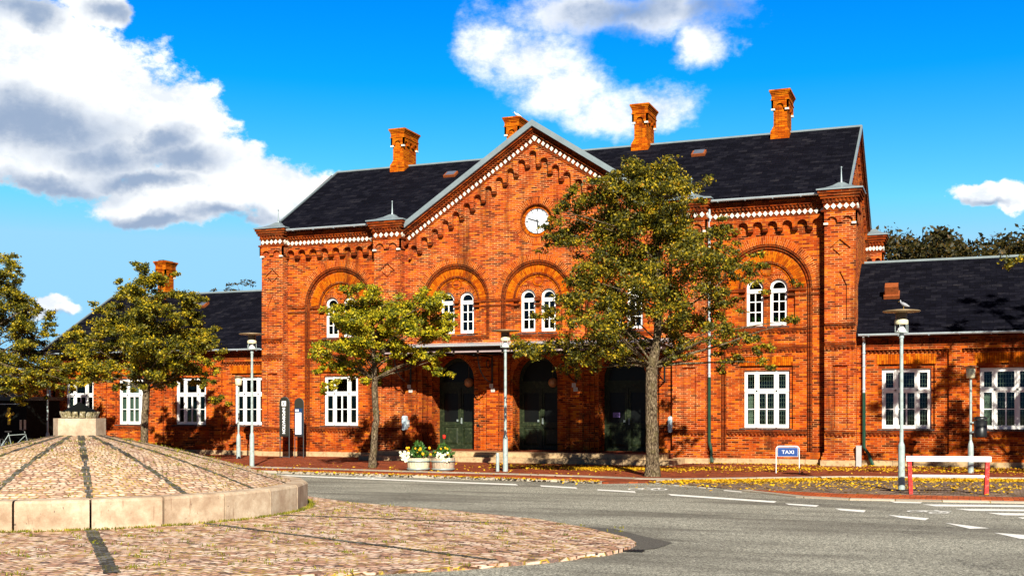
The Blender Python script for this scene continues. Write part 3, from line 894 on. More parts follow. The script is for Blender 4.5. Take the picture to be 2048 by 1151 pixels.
# ---- turrets
def turret(cx, w, y0, y1, ztop=8.85, name='corner_turret', low=True, sc_=1.0):
    t = MB(); d = MB(); h = w / 2
    t.box(cx - h, cx + h, y0 + .06, y1, .18, ztop - .3)
    hz = [[(cx, 6.69), (cx + .33, 7.0), (cx, 7.29), (cx - .33, 7.0)],
          [(cx - .21, 4.68), (cx + .21, 4.68), (cx + .21, 5.82), (cx, 6.27), (cx - .21, 5.82)],
          rect(cx - .23, cx + .23, 1.22, 3.23)]
    if low:
        t.slab(rect(cx - h, cx + h, .42, ztop - .3), hz, y0, y0 + .06)
        o2 = MB()
        o2.slab([(cx, 6.79), (cx + .22, 7.0), (cx, 7.19), (cx - .22, 7.0)], [], y0 + .01, y0 + .06)
        o2.slab([(cx - .15, 4.68), (cx + .15, 4.68), (cx + .15, 5.80), (cx, 6.12), (cx - .15, 5.80)], [], y0 + .025, y0 + .06)
        o2.slab(rect(cx - .17, cx + .17, 1.22, 3.17), [], y0 + .025, y0 + .06)
        for zt, zb in ((4.60, 4.42), (3.97, 3.75), (1.14, .96)):
            string(d, cx - h + .02, cx + h - .02, zt, zb, y0, .035)
        # flared foot
        for zz0, zz1, f in ((.18, .30, .09), (.30, .42, .05)):
            t.box(cx - h - f, cx + h + f, y0 - f, y1, zz0, zz1)
        pf = MB(); pf.box(cx - h - .12, cx + h + .12, y0 - .12, y1, 0, .18)
    # head arches
    zc = ztop - 1.0; n = 2; p = w / n; r = p * .33
    for y_a, yb in ((y0 - .08, y0),):
        lo = [(cx - h - .05, zc - .03)]
        for i in range(n):
            c = cx - h + (i + .5) * p
            lo.append((c - r, zc - .03))
            for k in range(11):
                tt = PI - PI * k / 10
                lo.append((c + r * math.cos(tt), zc + r * math.sin(tt)))
            lo.append((c + r, zc - .03))
        lo.append((cx + h + .05, zc - .03))
        t.slab(lo + [(cx + h + .05, ztop - .62), (cx - h - .05, ztop - .62)], [], y_a, yb)
    t.box(cx + h, cx + h + .05, y0 - .08, y1, zc - .03, ztop - .62)
    t.box(cx - h - .05, cx - h, y0 - .08, y1, zc - .03, ztop - .62)
    for zz0, zz1, f in ((ztop - .68, ztop - .62, .10), (ztop - .62, ztop - .40, .03), (ztop - .40, ztop - .36, .07), (ztop - .26, ztop - .18, .12), (ztop - .18, ztop - .09, .16), (ztop - .09, ztop, .20)):
        d.box(cx - h - f, cx + h + f, y0 - f, y1 + f, zz0, zz1)
    dogtooth(d, cx - h - .05, cx + h + .05, ztop - .36, ztop - .26, y0 - .06, d=.05)
    d.box(cx - h - .06, cx + h + .06, y0 - .06, y1 + .05, ztop - .36, ztop - .26)
    tl = MB()
    k = 5; p = (w + .02) / k
    for i in range(k):
        c = cx - w / 2 - .01 + (i + .5) * p
        tl.obox((c, y0 - .045, ztop - .51), (.044, 0, .048), (0, .022, 0), (-.044, 0, .048))
    for i in range(3):
        tl.obox((cx + h + .045, y0 + .07 + i * .17, ztop - .51), (0, .04, .045), (.022, 0, 0), (0, -.04, .045))
    whi = MB()
    for c in (cx - h - .02, cx + h - .12):
        whi.box(c, c + .14, y0 - .085, y0, zc - .10, zc - .035)
    o = t.build(name, 'brick_gable', st)
    build_split(d, 'turret_cornice', 'brick_dark', o, lambda x, y, z: int(z > 7) + int(z > 4.2) + int(z > 2))
    tl.build('diamond_tiles', 'white_tile', o)
    whi.build('impost_stone', 'white_tile', o)
    if low:
        build_split(o2, 'sunk_panel', 'brick_gable', o, lambda x, y, z: int(z > 4) + int(z > 6.5))
        pf.build('foot_stone', 'stone', o)
    cap = MB(); f = .24
    cy = (y0 + y1) / 2; hy = (y1 - y0) / 2
    cap.box(cx - h - f, cx + h + f, y0 - f, y1 + f, ztop + .003, ztop + .045)
    n = 6; prev = None
    prof = [(1.0, 0.045), (.62, .12), (.34, .21), (.12, .32)]
    for j in range(len(prof) - 1):
        (a, za), (b2, zb) = prof[j], prof[j + 1]
        A = [(cx + sx * (h + f) * a, cy + sy * (hy + f) * a, ztop + za) for sx, sy in ((-1, -1), (1, -1), (1, 1), (-1, 1))]
        B = [(cx + sx * (h + f) * b2, cy + sy * (hy + f) * b2, ztop + zb) for sx, sy in ((-1, -1), (1, -1), (1, 1), (-1, 1))]
        for i in range(4):
            cap.face([A[i], A[(i + 1) % 4], B[(i + 1) % 4], B[i]])
    cap.build('lead_cap', 'zinc', o)
    if low:
        fi = MB()
        fi.lathe([(.05, .28), (.035, .36), (.02, .6), (.012, .78), (.03, .80), (.03, .83), (0, .85)], 8, (cx, cy, ztop))
        fi.build('finial', 'zinc', o)
    return o
for i, (cx, w_) in enumerate(TUR):
    turret(cx, w_, -.50, .35)
turret(11.15, .62, 9.0, 9.7, 8.72, low=False)

# ---- roofs
def roof_slab(mb, P, th=.10):
    mb.face(P)
    mb.face([(x, y, z - th) for x, y, z in P])
    k = len(P)
    for i in range(k):
        a, b2 = P[i], P[(i + 1) % k]
        mb.face([a, b2, (b2[0], b2[1], b2[2] - th), (a[0], a[1], a[2] - th)])
ro = MB()
XL, XR, YR, ZR = -10.72, 11.0, 4.6, 12.05
roof_slab(ro, [(XL, -.45, 8.84), (-4.85, -.45, 8.84), (APX, YR - .05, ZR), (XL, YR, ZR)])
roof_slab(ro, [(5.2, -.45, 8.84), (XR, -.45, 8.84), (XR, YR, ZR), (APX, YR - .05, ZR)])
roof_slab(ro, [(XR, 9.65, 8.84), (XL, 9.65, 8.84), (XL, YR, ZR), (XR, YR, ZR)])
# front gable roof (stops where it meets the main slope)
for s in (-1, 1):
    xe = APX + s * 5.02
    ze = T(xe) - .03
    P = [(APX, -.45, APZ - .03), (APX, YR + .1, APZ - .03), (xe, 1.2, ze), (xe, -.45, ze)]
    roof_slab(ro, P)
build_split(ro, 'roof', 'slate', st, lambda x, y, z: 0)
wr = MB()
for xa, xb in ((-22.55, -11.02), (11.05, 22.6)):
    roof_slab(wr, [(xa, -.42, 4.22), (xb, -.42, 4.22), (xb, 4.15, 7.03), (xa, 4.15, 7.03)])
    roof_slab(wr, [(xb, 8.75, 4.22), (xa, 8.75, 4.22), (xa, 4.15, 7.03), (xb, 4.15, 7.03)])
build_split(wr, 'wing_roof', 'slate', st, region)
fl = MB()
fl.tube([(XL - .03, YR, ZR + .02), (XR + .03, YR, ZR + .02)], .05, 8)
for xa, xb in ((-22.55, -11.15), (11.15, 22.6)):
    fl.tube([(xa, 4.15, 7.05), (xb, 4.15, 7.05)], .055, 8)
for x in (XL, XR):
    s = 1 if x > 0 else -1
    for ya in (-.45, 9.65):
        fl.beam((x + s * .02, ya, 8.84), (x + s * .02, YR, ZR), .07, .09)
for ya in (-.42, 8.75):
    fl.beam((-22.55, ya, 4.22), (-22.55, 4.15, 7.03), .07, .09)
# zinc verge of the front gable
for s in (-1, 1):
    xe = APX + s * 5.08
    q = [(APX, APZ + .02), (xe, T(xe) + .02), (xe, T(xe) - .20), (APX, APZ - .20)]
    for y in (-.50, -.42):
        fl.face([(x, y, z) for x, z in q])
    fl.face([(q[0][0], -.50, q[0][1]), (q[1][0], -.50, q[1][1]), (q[1][0], -.05, q[1][1]), (q[0][0], -.05, q[0][1])])
    fl.face([(q[3][0], -.50, q[3][1]), (q[2][0], -.50, q[2][1]), (q[2][0], -.35, q[2][1]), (q[3][0], -.35, q[3][1])])
    fl.face([(q[1][0], -.50, q[1][1]), (q[1][0], -.05, q[1][1]), (q[2][0], -.05, q[2][1]), (q[2][0], -.50, q[2][1])])
build_split(fl, 'zinc_flashing', 'zinc', st, lambda x, y, z: 0 if x < -11.1 else 3 if x > 11.04 else (1 if y < -.04 and abs(x) < 5.3 else 2))
def chimney(cx, y0, ybk, zr, ztop, w=.46, name='chimney', parent=None):
    c = MB(); cyy = (y0 + ybk) / 2
    h = w / 2; d = (ybk - y0) / 2
    f = .1
    c.box(cx - h - f, cx + h + f, y0 - f, ybk + f, zr - .75, zr + .05)
    A = [(cx + sx * (h + f), cyy + sy * (d + f), zr + .05) for sx, sy in ((-1, -1), (1, -1), (1, 1), (-1, 1))]
    B = [(cx + sx * h, cyy + sy * d, zr + .28) for sx, sy in ((-1, -1), (1, -1), (1, 1), (-1, 1))]
    for i in range(4): c.face([A[i], A[(i + 1) % 4], B[(i + 1) % 4], B[i]])
    c.box(cx - h, cx + h, y0, ybk, zr + .28, ztop - .2)
    # arched head skin on front and right side
    zt, za = ztop - .35, ztop - .62
    e = .07
    def head(horizontal_len, place):
        n = max(1, int(round(horizontal_len / .5))); p = horizontal_len / n; r = min(.13, p * .32)
        lo = [(0, za - .06)]
        for i in range(n):
            cc = (i + .5) * p
            lo.append((cc - r, za - .06))
            for k in range(9):
                t = PI - PI * k / 8
                lo.append((cc + r * math.cos(t), za + r * math.sin(t)))
            lo.append((cc + r, za - .06))
        lo.append((horizontal_len, za - .06)); lo += [(horizontal_len, zt), (0, zt)]
        tmp = MB(); tmp.slab(lo, [], 0, e)
        b0 = len(c.v); c.v += [place(*q) for q in tmp.v]
        c.f += [tuple(i + b0 for i in ff) for ff in tmp.f]; c.uv += tmp.uv
    head(2 * (h + e), lambda x, y, z: (cx - h - e + x, y0 - e + y, z))
    head(2 * (d + e), lambda x, y, z: (cx + h + e - y, y0 - e + x, z))
    head(2 * (d + e), lambda x, y, z: (cx - h - e + y, y0 - e + x, z))
    for z0, z1, f in ((ztop - .35, ztop - .19, .07), (ztop - .38, ztop - .35, .095), (ztop - .19, ztop - .13, .09), (ztop - .13, ztop - .07, .115), (ztop - .07, ztop, .145)):
        c.box(cx - h - f, cx + h + f, y0 - f, ybk + f, z0, z1)
    o = c.build(name, 'brick_orange', parent or st)
    wq = MB()
    for x in (cx - h - e - .01, cx + h + e - .13):
        wq.box(x, x + .14, y0 - e - .012, y0 + .01, za - .13, za - .065)
    wq.box(cx + h, cx + h + e + .012, ybk + e - .14, ybk + e, za - .13, za - .065)
    wq.build('impost_stone', 'white_tile', o)
    pp = MB(); pp.box(cx - .14, cx + .14, cyy - .35, cyy + .35, ztop, ztop + .06); pp.build('flue_slab', 'sill_stone', o)
    return o
for cx in (-7.60, -2.45, 2.86, 8.17):
    chimney(cx, 4.25, 5.45, 12.0, 13.58, .48)
chimney(-19.5, 3.9, 4.5, 6.95, 8.56, .42, 'wing_chimney')
# skylights
def skylight(x, y, z, sl, w=.42, name='roof_hatch', hatch=False):
    a = math.atan(sl); U = Vector((0, math.cos(a), math.sin(a))); Nn = Vector((0, -math.sin(a), math.cos(a)))
    m_ = MB(); c = Vector((x, y, z))
    m_.obox(c + Nn * .06, Vector((w / 2 + .04, 0, 0)), U * .20, Nn * .06)
    if hatch:
        m_.obox(c + Nn * .2 + U * .05, Vector((w / 2, 0, 0)), U * .16, Nn * .2)
    o = m_.build(name, 'rust', st)
    g = MB(); g.obox(c + Nn * .125 + U * .03, Vector((w / 2 - .02, 0, 0)), U * .18, Nn * .012)
    if not hatch: g.build('glass', 'sky_glass', o)
skylight(-4.72, 3.29, 11.2, .63)
skylight(5.35, 3.32, 11.22, .63)
skylight(-16.62, 3.07, 6.35, .62)
skylight(12.2, 1.81, 5.6, .62, hatch=True)

# ---- gutters and downpipes
def gutter(x0, x1, y, z, r=.06, name='gutter'):
    g = MB()
    n = 8
    for k in range(n):
        t0 = PI + PI * k / n; t1 = PI + PI * (k + 1) / n
        for rr in (r, r - .008):
            g.face([(x0, y + rr * math.cos(t0), z + rr * math.sin(t0)), (x1, y + rr * math.cos(t0), z + rr * math.sin(t0)),
                    (x1, y + rr * math.cos(t1), z + rr * math.sin(t1)), (x0, y + rr * math.cos(t1), z + rr * math.sin(t1))])
    g.box(x0, x1, y - r - .006, y - r + .006, z - .01, z + .015)
    x = x0 + .3
    while x < x1:
        g.box(x, x + .03, y - r - .008, y + r, z - r - .012, z - r - .002); x += .9
    return g.build(name, 'zinc_pale', st)
gutter(-10.0, -6.3, -.52, 8.79)
gutter(6.5, 10.1, -.52, 8.79)
gutter(-22.5, -11.2, -.48, 4.2)
gutter(11.3, 22.6, -.48, 4.2)
def downpipe(x, y, ztop, zs, zbend=.62, bend=.2, r=.045, top=None):
    a = MB()
    pts = ([top] if top else []) + [(x, y, ztop), (x, y, zs)]
    a.tube(pts, r, 8)
    for z in (ztop - .4, (ztop + zs) / 2, zs + .1):
        a.tube([(x, y, z), (x, y, z + .04)], r + .012, 8)
    o = a.build('downpipe', 'zinc_pale', st)
    g = MB()
    g.tube([(x, y, zs), (x, y, zbend), (x + bend * .5, y - .06, zbend - .22), (x + bend * .6, y - .08, .25), (x + bend * .9, y - .14, .04)], r + .012, 8)
    g.build('green_pipe_foot', 'green_iron', o)
downpipe(6.47, -.27, 8.55, 2.9, .72, .14, .045)
downpipe(11.45, -.2, 4.0, 2.35, .6, .32, .045, (11.45, -.46, 4.15))
downpipe(-22.08, -.2, 4.0, 2.2, .6, .1, .045, (-22.08, -.46, 4.15))

# ---- windows
def glass_and(o, x0, x1, z0, z1, y):
    pass
def low_window(cx, grid=False, blind=None, plants=False):
    x0, x1, z0, z1, y = cx - .742, cx + .742, 1.2, 3.11, .16
    W, H = x1 - x0, z1 - z0
    fx = lambda f: x0 + f * W
    fz = lambda f: z1 - f * H
    hs = []
    for a, b2 in ((.074, .231), (.336, .664), (.769, .926)):
        hs.append(rect(fx(a), fx(b2), fz(.314), fz(.06)))
        if a == .336:
            hs.append(rect(fx(.336), fx(.485), fz(.94), fz(.40))); hs.append(rect(fx(.515), fx(.664), fz(.94), fz(.40)))
        else:
            hs.append(rect(fx(a), fx(b2), fz(.94), fz(.40)))
    f = MB()
    f.slab(rect(x0, x1, z0, z1), hs, y, y + .06)
    for a, b2 in ((.074, .231), (.336, .664), (.769, .926)):
        f.box(fx(a), fx(b2), y + .015, y + .045, fz(.68), fz(.665))
    # raised casement edges
    for a in (.28, .72):
        f.box(fx(a) - .03, fx(a) + .03, y - .025, y, z0 + .02, z1 - .02)
    f.box(x0 + .01, x1 - .01, y - .025, y, fz(.372), fz(.34))
    o = f.build('window', 'white_paint', st)
    g = MB(); g.box(x0 + .03, x1 - .03, y + .035, y + .04, z0 + .05, z1 - .05); g.build('pane', 'glass_pane', o)
    s = MB(); s.box(cx - .87, cx + .85, -.05, .12, 1.135, 1.185); s.build('sill', 'sill_stone', o)
    if grid:
        l = MB()
        for a, b2, n in ((.074, .231, 3), (.336, .664, 6), (.769, .926, 3)):
            for k in range(1, n):
                xx = fx(a + (b2 - a) * k / n)
                l.box(xx - .004, xx + .004, y + .05, y + .058, z0 + .1, z1 - .1)
            zz = z0 + .12
            while zz < z1 - .1:
                l.box(fx(a), fx(b2), y + .05, y + .058, zz, zz + .008); zz += .145
        l.build('leaded_grid', 'curtain', o)
    if blind:
        b3 = MB()
        if blind == 'full':
            b3.box(x0 + .05, x1 - .05, y + .12, y + .125, z0 + .05, z1 - .06)
            b3.build('roller_blind', 'blind', o)
        else:
            random.seed(int(cx * 7) + 900)
            xs = [x0 + .06 + k * .035 for k in range(int(.36 / .035))]
            if blind == 'left':
                for k, xx in enumerate(xs):
                    b3.face([(xx, y + .12 + .025 * (k % 2), z0 + .08), (xx + .035, y + .12 + .025 * ((k + 1) % 2), z0 + .08), (xx + .035, y + .12 + .025 * ((k + 1) % 2), fz(.42)), (xx, y + .12 + .025 * (k % 2), fz(.42))])
            b3.build('curtain', 'curtain', o)
    return o
for i, c in enumerate(WL):
    low_window(c, blind={0: 'left', 1: 'full'}.get(i))
low_window(CB[0][0])
low_window(CB[1][0] - .02, grid=True, blind='left')
for i, c in enumerate(WR):
    low_window(c, grid=True, blind='left' if i == 1 else None)
def arch_window(cx, plants=False):
    z0, zs, hw, y = 4.58, 5.88, .28, .17
    f = MB()
    hs = []
    for a, b2 in ((-.195, -.015), (.015, .195)):
        for k in range(3):
            za = z0 + .16 + k * .345
            hs.append(rect(cx + a, cx + b2, za, za + .315))
    hs.append([(cx - .2, 5.84), (cx + .2, 5.84)] + [(cx + .2 * math.cos(PI * k / 14), 5.86 + .2 * math.sin(PI * k / 14)) for k in range(15)])
    f.slab(arch_loop(cx, hw + .005, z0, zs, 20), hs, y, y + .06)
    f.box(cx - .26, cx + .26, y - .03, y, 5.70, 5.78)
    o = f.build('arched_window', 'white_paint', st)
    g = MB(); g.box(cx - .23, cx + .23, y + .035, y + .04, z0 + .1, zs + .19); g.build('pane', 'glass_pane', o)
    s = MB(); s.box(cx - .36, cx + .36, -.06, .14, 4.535, 4.575); s.build('sill', 'sill_stone', o)
    if plants:
        random.seed(int(cx * 10))
        q = MB()
        for xx in (cx - .1, cx + .11):
            for k in range(22):
                a = random.uniform(0, 2 * PI); h = random.uniform(.05, .2)
                q.face([(xx - .01, y + .12, z0 + .2), (xx + .01, y + .12, z0 + .2), (xx + math.cos(a) * h * .6, y + .12 + math.sin(a) * .03, z0 + .2 + h)])
            q.lathe([(.035, .05), (.05, .2)], 8, (xx, y + .12, z0))
        q.build('potted_plants', 'potplant', o)
for cx in [c for c, r in CB] + [c for c, r in CC]:
    for s in (-.39, .39):
        arch_window(cx + s, plants=cx > 8)
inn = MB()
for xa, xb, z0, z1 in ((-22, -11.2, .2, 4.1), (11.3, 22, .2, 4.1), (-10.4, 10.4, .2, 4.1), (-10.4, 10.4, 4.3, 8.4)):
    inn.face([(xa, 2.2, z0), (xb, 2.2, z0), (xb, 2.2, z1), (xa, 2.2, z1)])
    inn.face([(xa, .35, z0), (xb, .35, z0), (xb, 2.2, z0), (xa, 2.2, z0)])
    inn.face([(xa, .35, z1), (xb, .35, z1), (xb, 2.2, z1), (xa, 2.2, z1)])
inn.build('dark_backing', 'inner_dark', st)  # near-black backing behind the panes; the unlit rooms' shade is in its colour

# ---- clock
ck = MB()
ck.lathe([(0, 0), (.45, 0), (.45, .05)], 40)
cko = ck.build('clock', 'clock_white', st)
cko.location = (.2, -.005, 8.58); cko.rotation_euler = (R(90), 0, 0)
tk = MB()
for k in range(12):
    a = PI / 6 * k
    d = Vector((math.sin(a), math.cos(a), 0)); e = Vector((d.y, -d.x, 0))
    tk.obox(d * .385 + Vector((0, 0, .006)), e * (.014 if k % 3 else .022), d * .045, Vector((0, 0, .004)))
tk.lathe([(.44, .0), (.44, .012), (.46, .012), (.46, 0)], 40)
tk.build('hour_marks', 'frame_grey', cko)
for nm, ang, L, wd in (('minute_hand', 360 * 48 / 60, .38, .020), ('hour_hand', 360 * 5.8 / 12, .25, .026)):
    a = R(ang); d = Vector((math.sin(a), math.cos(a), 0)); e = Vector((d.y, -d.x, 0)); hm = MB()
    hm.obox(d * (L / 2 - .04) + Vector((0, 0, .02)), e * wd, d * (L / 2 + .03), Vector((0, 0, .004)))
    hm.build(nm, 'frame_grey', cko)

# ---- doors
for c in DC:
    x0, x1, y = c - .86, c + .86, .70
    f = MB()
    fr = [rect(x0 + .07, x1 - .07, .42, 2.62)]
    f.slab(arch_loop(c, .87, .33, 2.9, 20), [rect(x0 + .08, x1 - .08, .38, 2.60), [(c - .72, 2.85), (c + .72, 2.85)] + [(c + .72 * math.cos(PI * k / 14), 2.9 + .72 * math.sin(PI * k / 14)) for k in range(1, 14)]], y - .02, y + .1)
    for s in (-1, 1):
        a, b2 = (c - .78, c - .008) if s < 0 else (c + .008, c + .78)
        f.slab(rect(a, b2, .38, 2.60), [rect(a + .10, b2 - .10, 1.35, 2.42), rect(a + .10, b2 - .10, .5, 1.15)], y + .01, y + .06)
        f.box(a + .02, b2 - .02, y - .015, y + .01, 1.22, 1.27)
        # lower raised panel
        P = [(a + .10, .5), (b2 - .10, .5), (b2 - .10, 1.15), (a + .10, 1.15)]
        Q = [(a + .17, .58), (b2 - .17, .58), (b2 - .17, 1.07), (a + .17, 1.07)]
        for i in range(4):
            p1, p2, q1, q2 = P[i], P[(i + 1) % 4], Q[i], Q[(i + 1) % 4]
            f.face([(p1[0], y + .05, p1[1]), (p2[0], y + .05, p2[1]), (q2[0], y + .02, q2[1]), (q1[0], y + .02, q1[1])])
        f.face([(q[0], y + .02, q[1]) for q in Q])
    f.box(c - .03, c + .03, y - .03, y + .01, .38, 2.6)
    o = f.build('door', 'door_green', st)
    if c > 3: o['label'] = 'door with a small purple notice'
    g = MB(); g.box(x0 + .1, x1 - .1, y + .045, y + .05, 1.3, 3.68); g.build('door_glass', 'door_glass', o)
    h = MB(); h.box(c + .04, c + .09, y - .06, y - .03, 1.28, 1.5); h.tube([(c + .06, y - .1, 1.42), (c + .06, y - .1, 1.30)], .012, 6); h.beam((c + .06, y - .1, 1.40), (c + .06, y - .03, 1.40), .02)
    h.box(c - .14, c - .08, y - .05, y, 1.36, 1.44)
    h.build('handle', 'hoop_iron', o)

# ---- entrance steps
sp = MB()
random.seed(5)
x = -5.35
while x < 5.3:
    L = min(random.uniform(1.2, 1.9), 5.32 - x)
    sp.box(x, x + L - .012, -2.05 - random.uniform(0, .012), -1.2, .172, .33)
    x += L
x = -5.75
while x < 5.7:
    L = min(random.uniform(1.1, 1.8), 5.72 - x)
    sp.box(x, x + L - .012, -2.42 - random.uniform(0, .012), -1.2, 0, .168)
    x += L
sp.box(5.32, 5.72, -1.2, -.45, 0, .168); sp.box(-5.75, -5.35, -1.2, -.45, 0, .168)
sp.build('entrance_steps', 'stone', st)
pf = MB(); pf.box(-5.34, 5.31, -1.2, .75, .1, .335); pf.build('landing', 'paver_red', st)

# ---- canopy over the doors
cn = MB()
CX0, CX1, CYF = -5.15, 5.35, -2.2
cn.face([(CX0, CYF, 4.02), (CX1, CYF, 4.02), (CX1, -.1, 4.26), (CX0, -.1, 4.26)])
cn.face([(CX0, CYF, 3.97), (CX1, CYF, 3.97), (CX1, -.1, 4.2), (CX0, -.1, 4.2)])
cn.box(CX0, CX1, CYF - .01, CYF + .03, 3.985, 4.02)
for x in (CX0, CX1 - .04):
    cn.face([(x, CYF, 3.98), (x, -.1, 3.9), (x, -.1, 4.26), (x, CYF, 4.02)])
cano = cn.build('canopy', 'zinc_pale', st)
cu = MB()
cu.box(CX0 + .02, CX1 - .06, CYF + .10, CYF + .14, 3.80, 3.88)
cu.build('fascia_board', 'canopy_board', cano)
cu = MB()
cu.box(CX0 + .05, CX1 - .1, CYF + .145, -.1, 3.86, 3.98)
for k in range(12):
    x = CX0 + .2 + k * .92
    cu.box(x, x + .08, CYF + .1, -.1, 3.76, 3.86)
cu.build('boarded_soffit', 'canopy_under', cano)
g = MB()
for k in range(8):
    t0 = PI + PI * k / 8; t1 = PI + PI * (k + 1) / 8
    g.face([(CX0 - .05, CYF - .06 + .038 * math.cos(t0), 4.02 + .038 * math.sin(t0)), (CX1 + .05, CYF - .06 + .038 * math.cos(t0), 4.02 + .038 * math.sin(t0)),
            (CX1 + .05, CYF - .06 + .038 * math.cos(t1), 4.02 + .038 * math.sin(t1)), (CX0 - .05, CYF - .06 + .038 * math.cos(t1), 4.02 + .038 * math.sin(t1))])
g.box(CX0 - .05, CX1 + .05, CYF - .125, CYF - .113, 4.01, 4.035)
g.build('gutter', 'zinc_pale', cano)
for x in (-4.72, -1.43, 1.77, 4.95):
    b_ = MB()
    b_.tube([(x, -.33, 2.75), (x, -.33, 3.75)], .03, 6)
    b_.tube([(x, -.33, 3.72), (x, -2.0, 3.72)], .03, 6)
    b_.tube([(x, -.33 - 1.3 * math.sin(t), 2.8 + .9 * (1 - math.cos(t))) for t in [PI / 2 * k / 12 for k in range(13)]], .025, 6)
    b_.tube([(x, -.7 + .16 * math.cos(t), 3.45 + .16 * math.sin(t)) for t in [2 * PI * k / 16 for k in range(17)]], .018, 6, False)
    b_.build('iron_bracket', 'black_metal', cano)

# ---- small fittings that hang on or stand against the building
for i, (x, z) in enumerate(((-2.69, 2.82), (.63, 2.79))):
    gl = empty('globe_lamp', (x, .45, z), ['round glass globe lamp hanging in the left doorway under the canopy', 'round glass globe lamp hanging in the middle doorway under the canopy'][i], 'lamp', 'globe lamps in the doorways')
    a = MB(); a.ell((0, 0, 0), (.175, .175, .175), 20); a.build('glass_globe', 'globe', gl, True)
    a = MB(); a.tube([(0, 0, .16), (0, 0, .62)], .012, 6); a.lathe([(0, .2), (.05, .19), (.06, .14)], 10); a.build('hanger', 'brown_metal', gl)
for i, x in enumerate((-4.75, -1.43, 1.72)):
    nb = empty('notice_plate', (x, -.31, 2.6), ['pale notice plate on the brick pier left of the first door', 'pale notice plate on the brick pier between the first and second door', 'pale notice plate on the brick pier between the second and third door'][i], 'notice', 'pale notice plates on the piers')
    a = MB(); a.box(-.11, .03, -.01, .0, .0, .14); a.build('upper_sheet', 'paper', nb)
    a = MB(); a.box(-.05, .10, -.012, -.002, -.15, -.01)
    a.build('lower_sheet', 'paper', nb)
    a = MB()
    for k in range(3):
        a.box(-.03, .08, -.015, -.0125, -.045 - k * .035, -.035 - k * .035); a.box(-.09, .01, -.013, -.0105, .03 + k * .035, .04 + k * .035)
    a.build('print_lines', 'frame_grey', nb)
pst = MB(); pst.box(-.13, .13, -.004, 0, -.09, .09)
po = empty('poster', (2.95, .685, 1.62), 'small purple poster taped on the dark third door', 'poster')
pst.build('sheet', 'purple_paper', po)
pst = MB()
for k, (x0, x1) in enumerate(((-.09, -.02), (.0, .09), (-.08, .03), (-.06, .08), (-.09, .05))):
    z = .05 - k * .028
    pst.box(x0, x1, -.006, -.0045, z, z + .009)
pst.build('print', 'navy', po)
bl = MB(); bl.lathe([(0, .03), (.045, .03), (.055, 0)], 16)
blo = bl.build('doorbell', 'black_metal'); blo.location = (-2.13, -.075, 1.23); blo.rotation_euler = (R(90), 0, 0)
tag(blo, 'small round black doorbell on the brick beside the left door', 'doorbell')
blo.location.y = 0.0
for i, (x, s) in enumerate(((-5.02, 1), (5.20, -1))):
    wb = empty('wall_box', (x, -.25, 1.31), ['pale blue rounded box with grey side case on the wall left of the doors', 'pale blue rounded box on the turret right of the third door'][i], 'wall box')
    a = MB()
    pts = [(math.cos(t) * .075, (.2 if math.sin(t) > 0 else -.2) + math.sin(t) * .075) for t in [2 * PI * k / 24 for k in range(24)]]
    a.slab([(px_, pz_) for px_, pz_ in pts], [], -.26, -.05)
    a.build('rounded_front', 'pale_blue', wb)
    a = MB(); a.box(.02 if s > 0 else -.06, .15 if s > 0 else .02, -.12, .02, -.14, .12); a.build('case', 'grey_plastic', wb)
    wb.location.x = x + (.1 if s > 0 else -.02)

# ================================================================ GROUND
def sheet(name, poly, z, m, kind='structure', th=None, label=None):
    mb = MB()
    if th: mb.prism(poly, z - th, z)
    else:
        L = [Vector((x, y, 0)) for x, y in poly]
        for t in tessellate_polygon([L]):
            mb.face([(L[i].x, L[i].y, z) for i in t])
    o = mb.build(name, m)
    o['kind'] = kind
    return o
gm = MB()
for i in range(10):
    for j in range(10):
        x0, x1 = -400 + i * 80, -320 + i * 80; y0, y1 = -300 + j * 80, -220 + j * 80
        gm.face([(x0, y0, -.10), (x1, y0, -.10), (x1, y1, -.10), (x0, y1, -.10)])
gm.build('ground', 'ground_far')['kind'] = 'structure'
sheet('road', [(-70, -60), (80, -60), (80, -9), (-70, -9)], -.06, 'asphalt', th=.03)
KL = [(-70, -7.6), (-20, -8.6), (-4.27, -9.74), (-.48, -10.04), (2.07, -10.3), (4.67, -10.5), (5.96, -10.82), (7.0, -10.0), (7.28, -9.2), (8.89, -8.09), (11.54, -6.32), (15.89, -5.4), (80, -5.4)]
sheet('pavement', [(-70, 2)] + KL + [(80, 2)], 0, 'paver_red', th=.12)
KP = [(-20, -8.6), (-4.27, -9.74), (-.48, -10.04), (2.07, -10.3), (4.67, -10.5), (5.96, -10.82)]
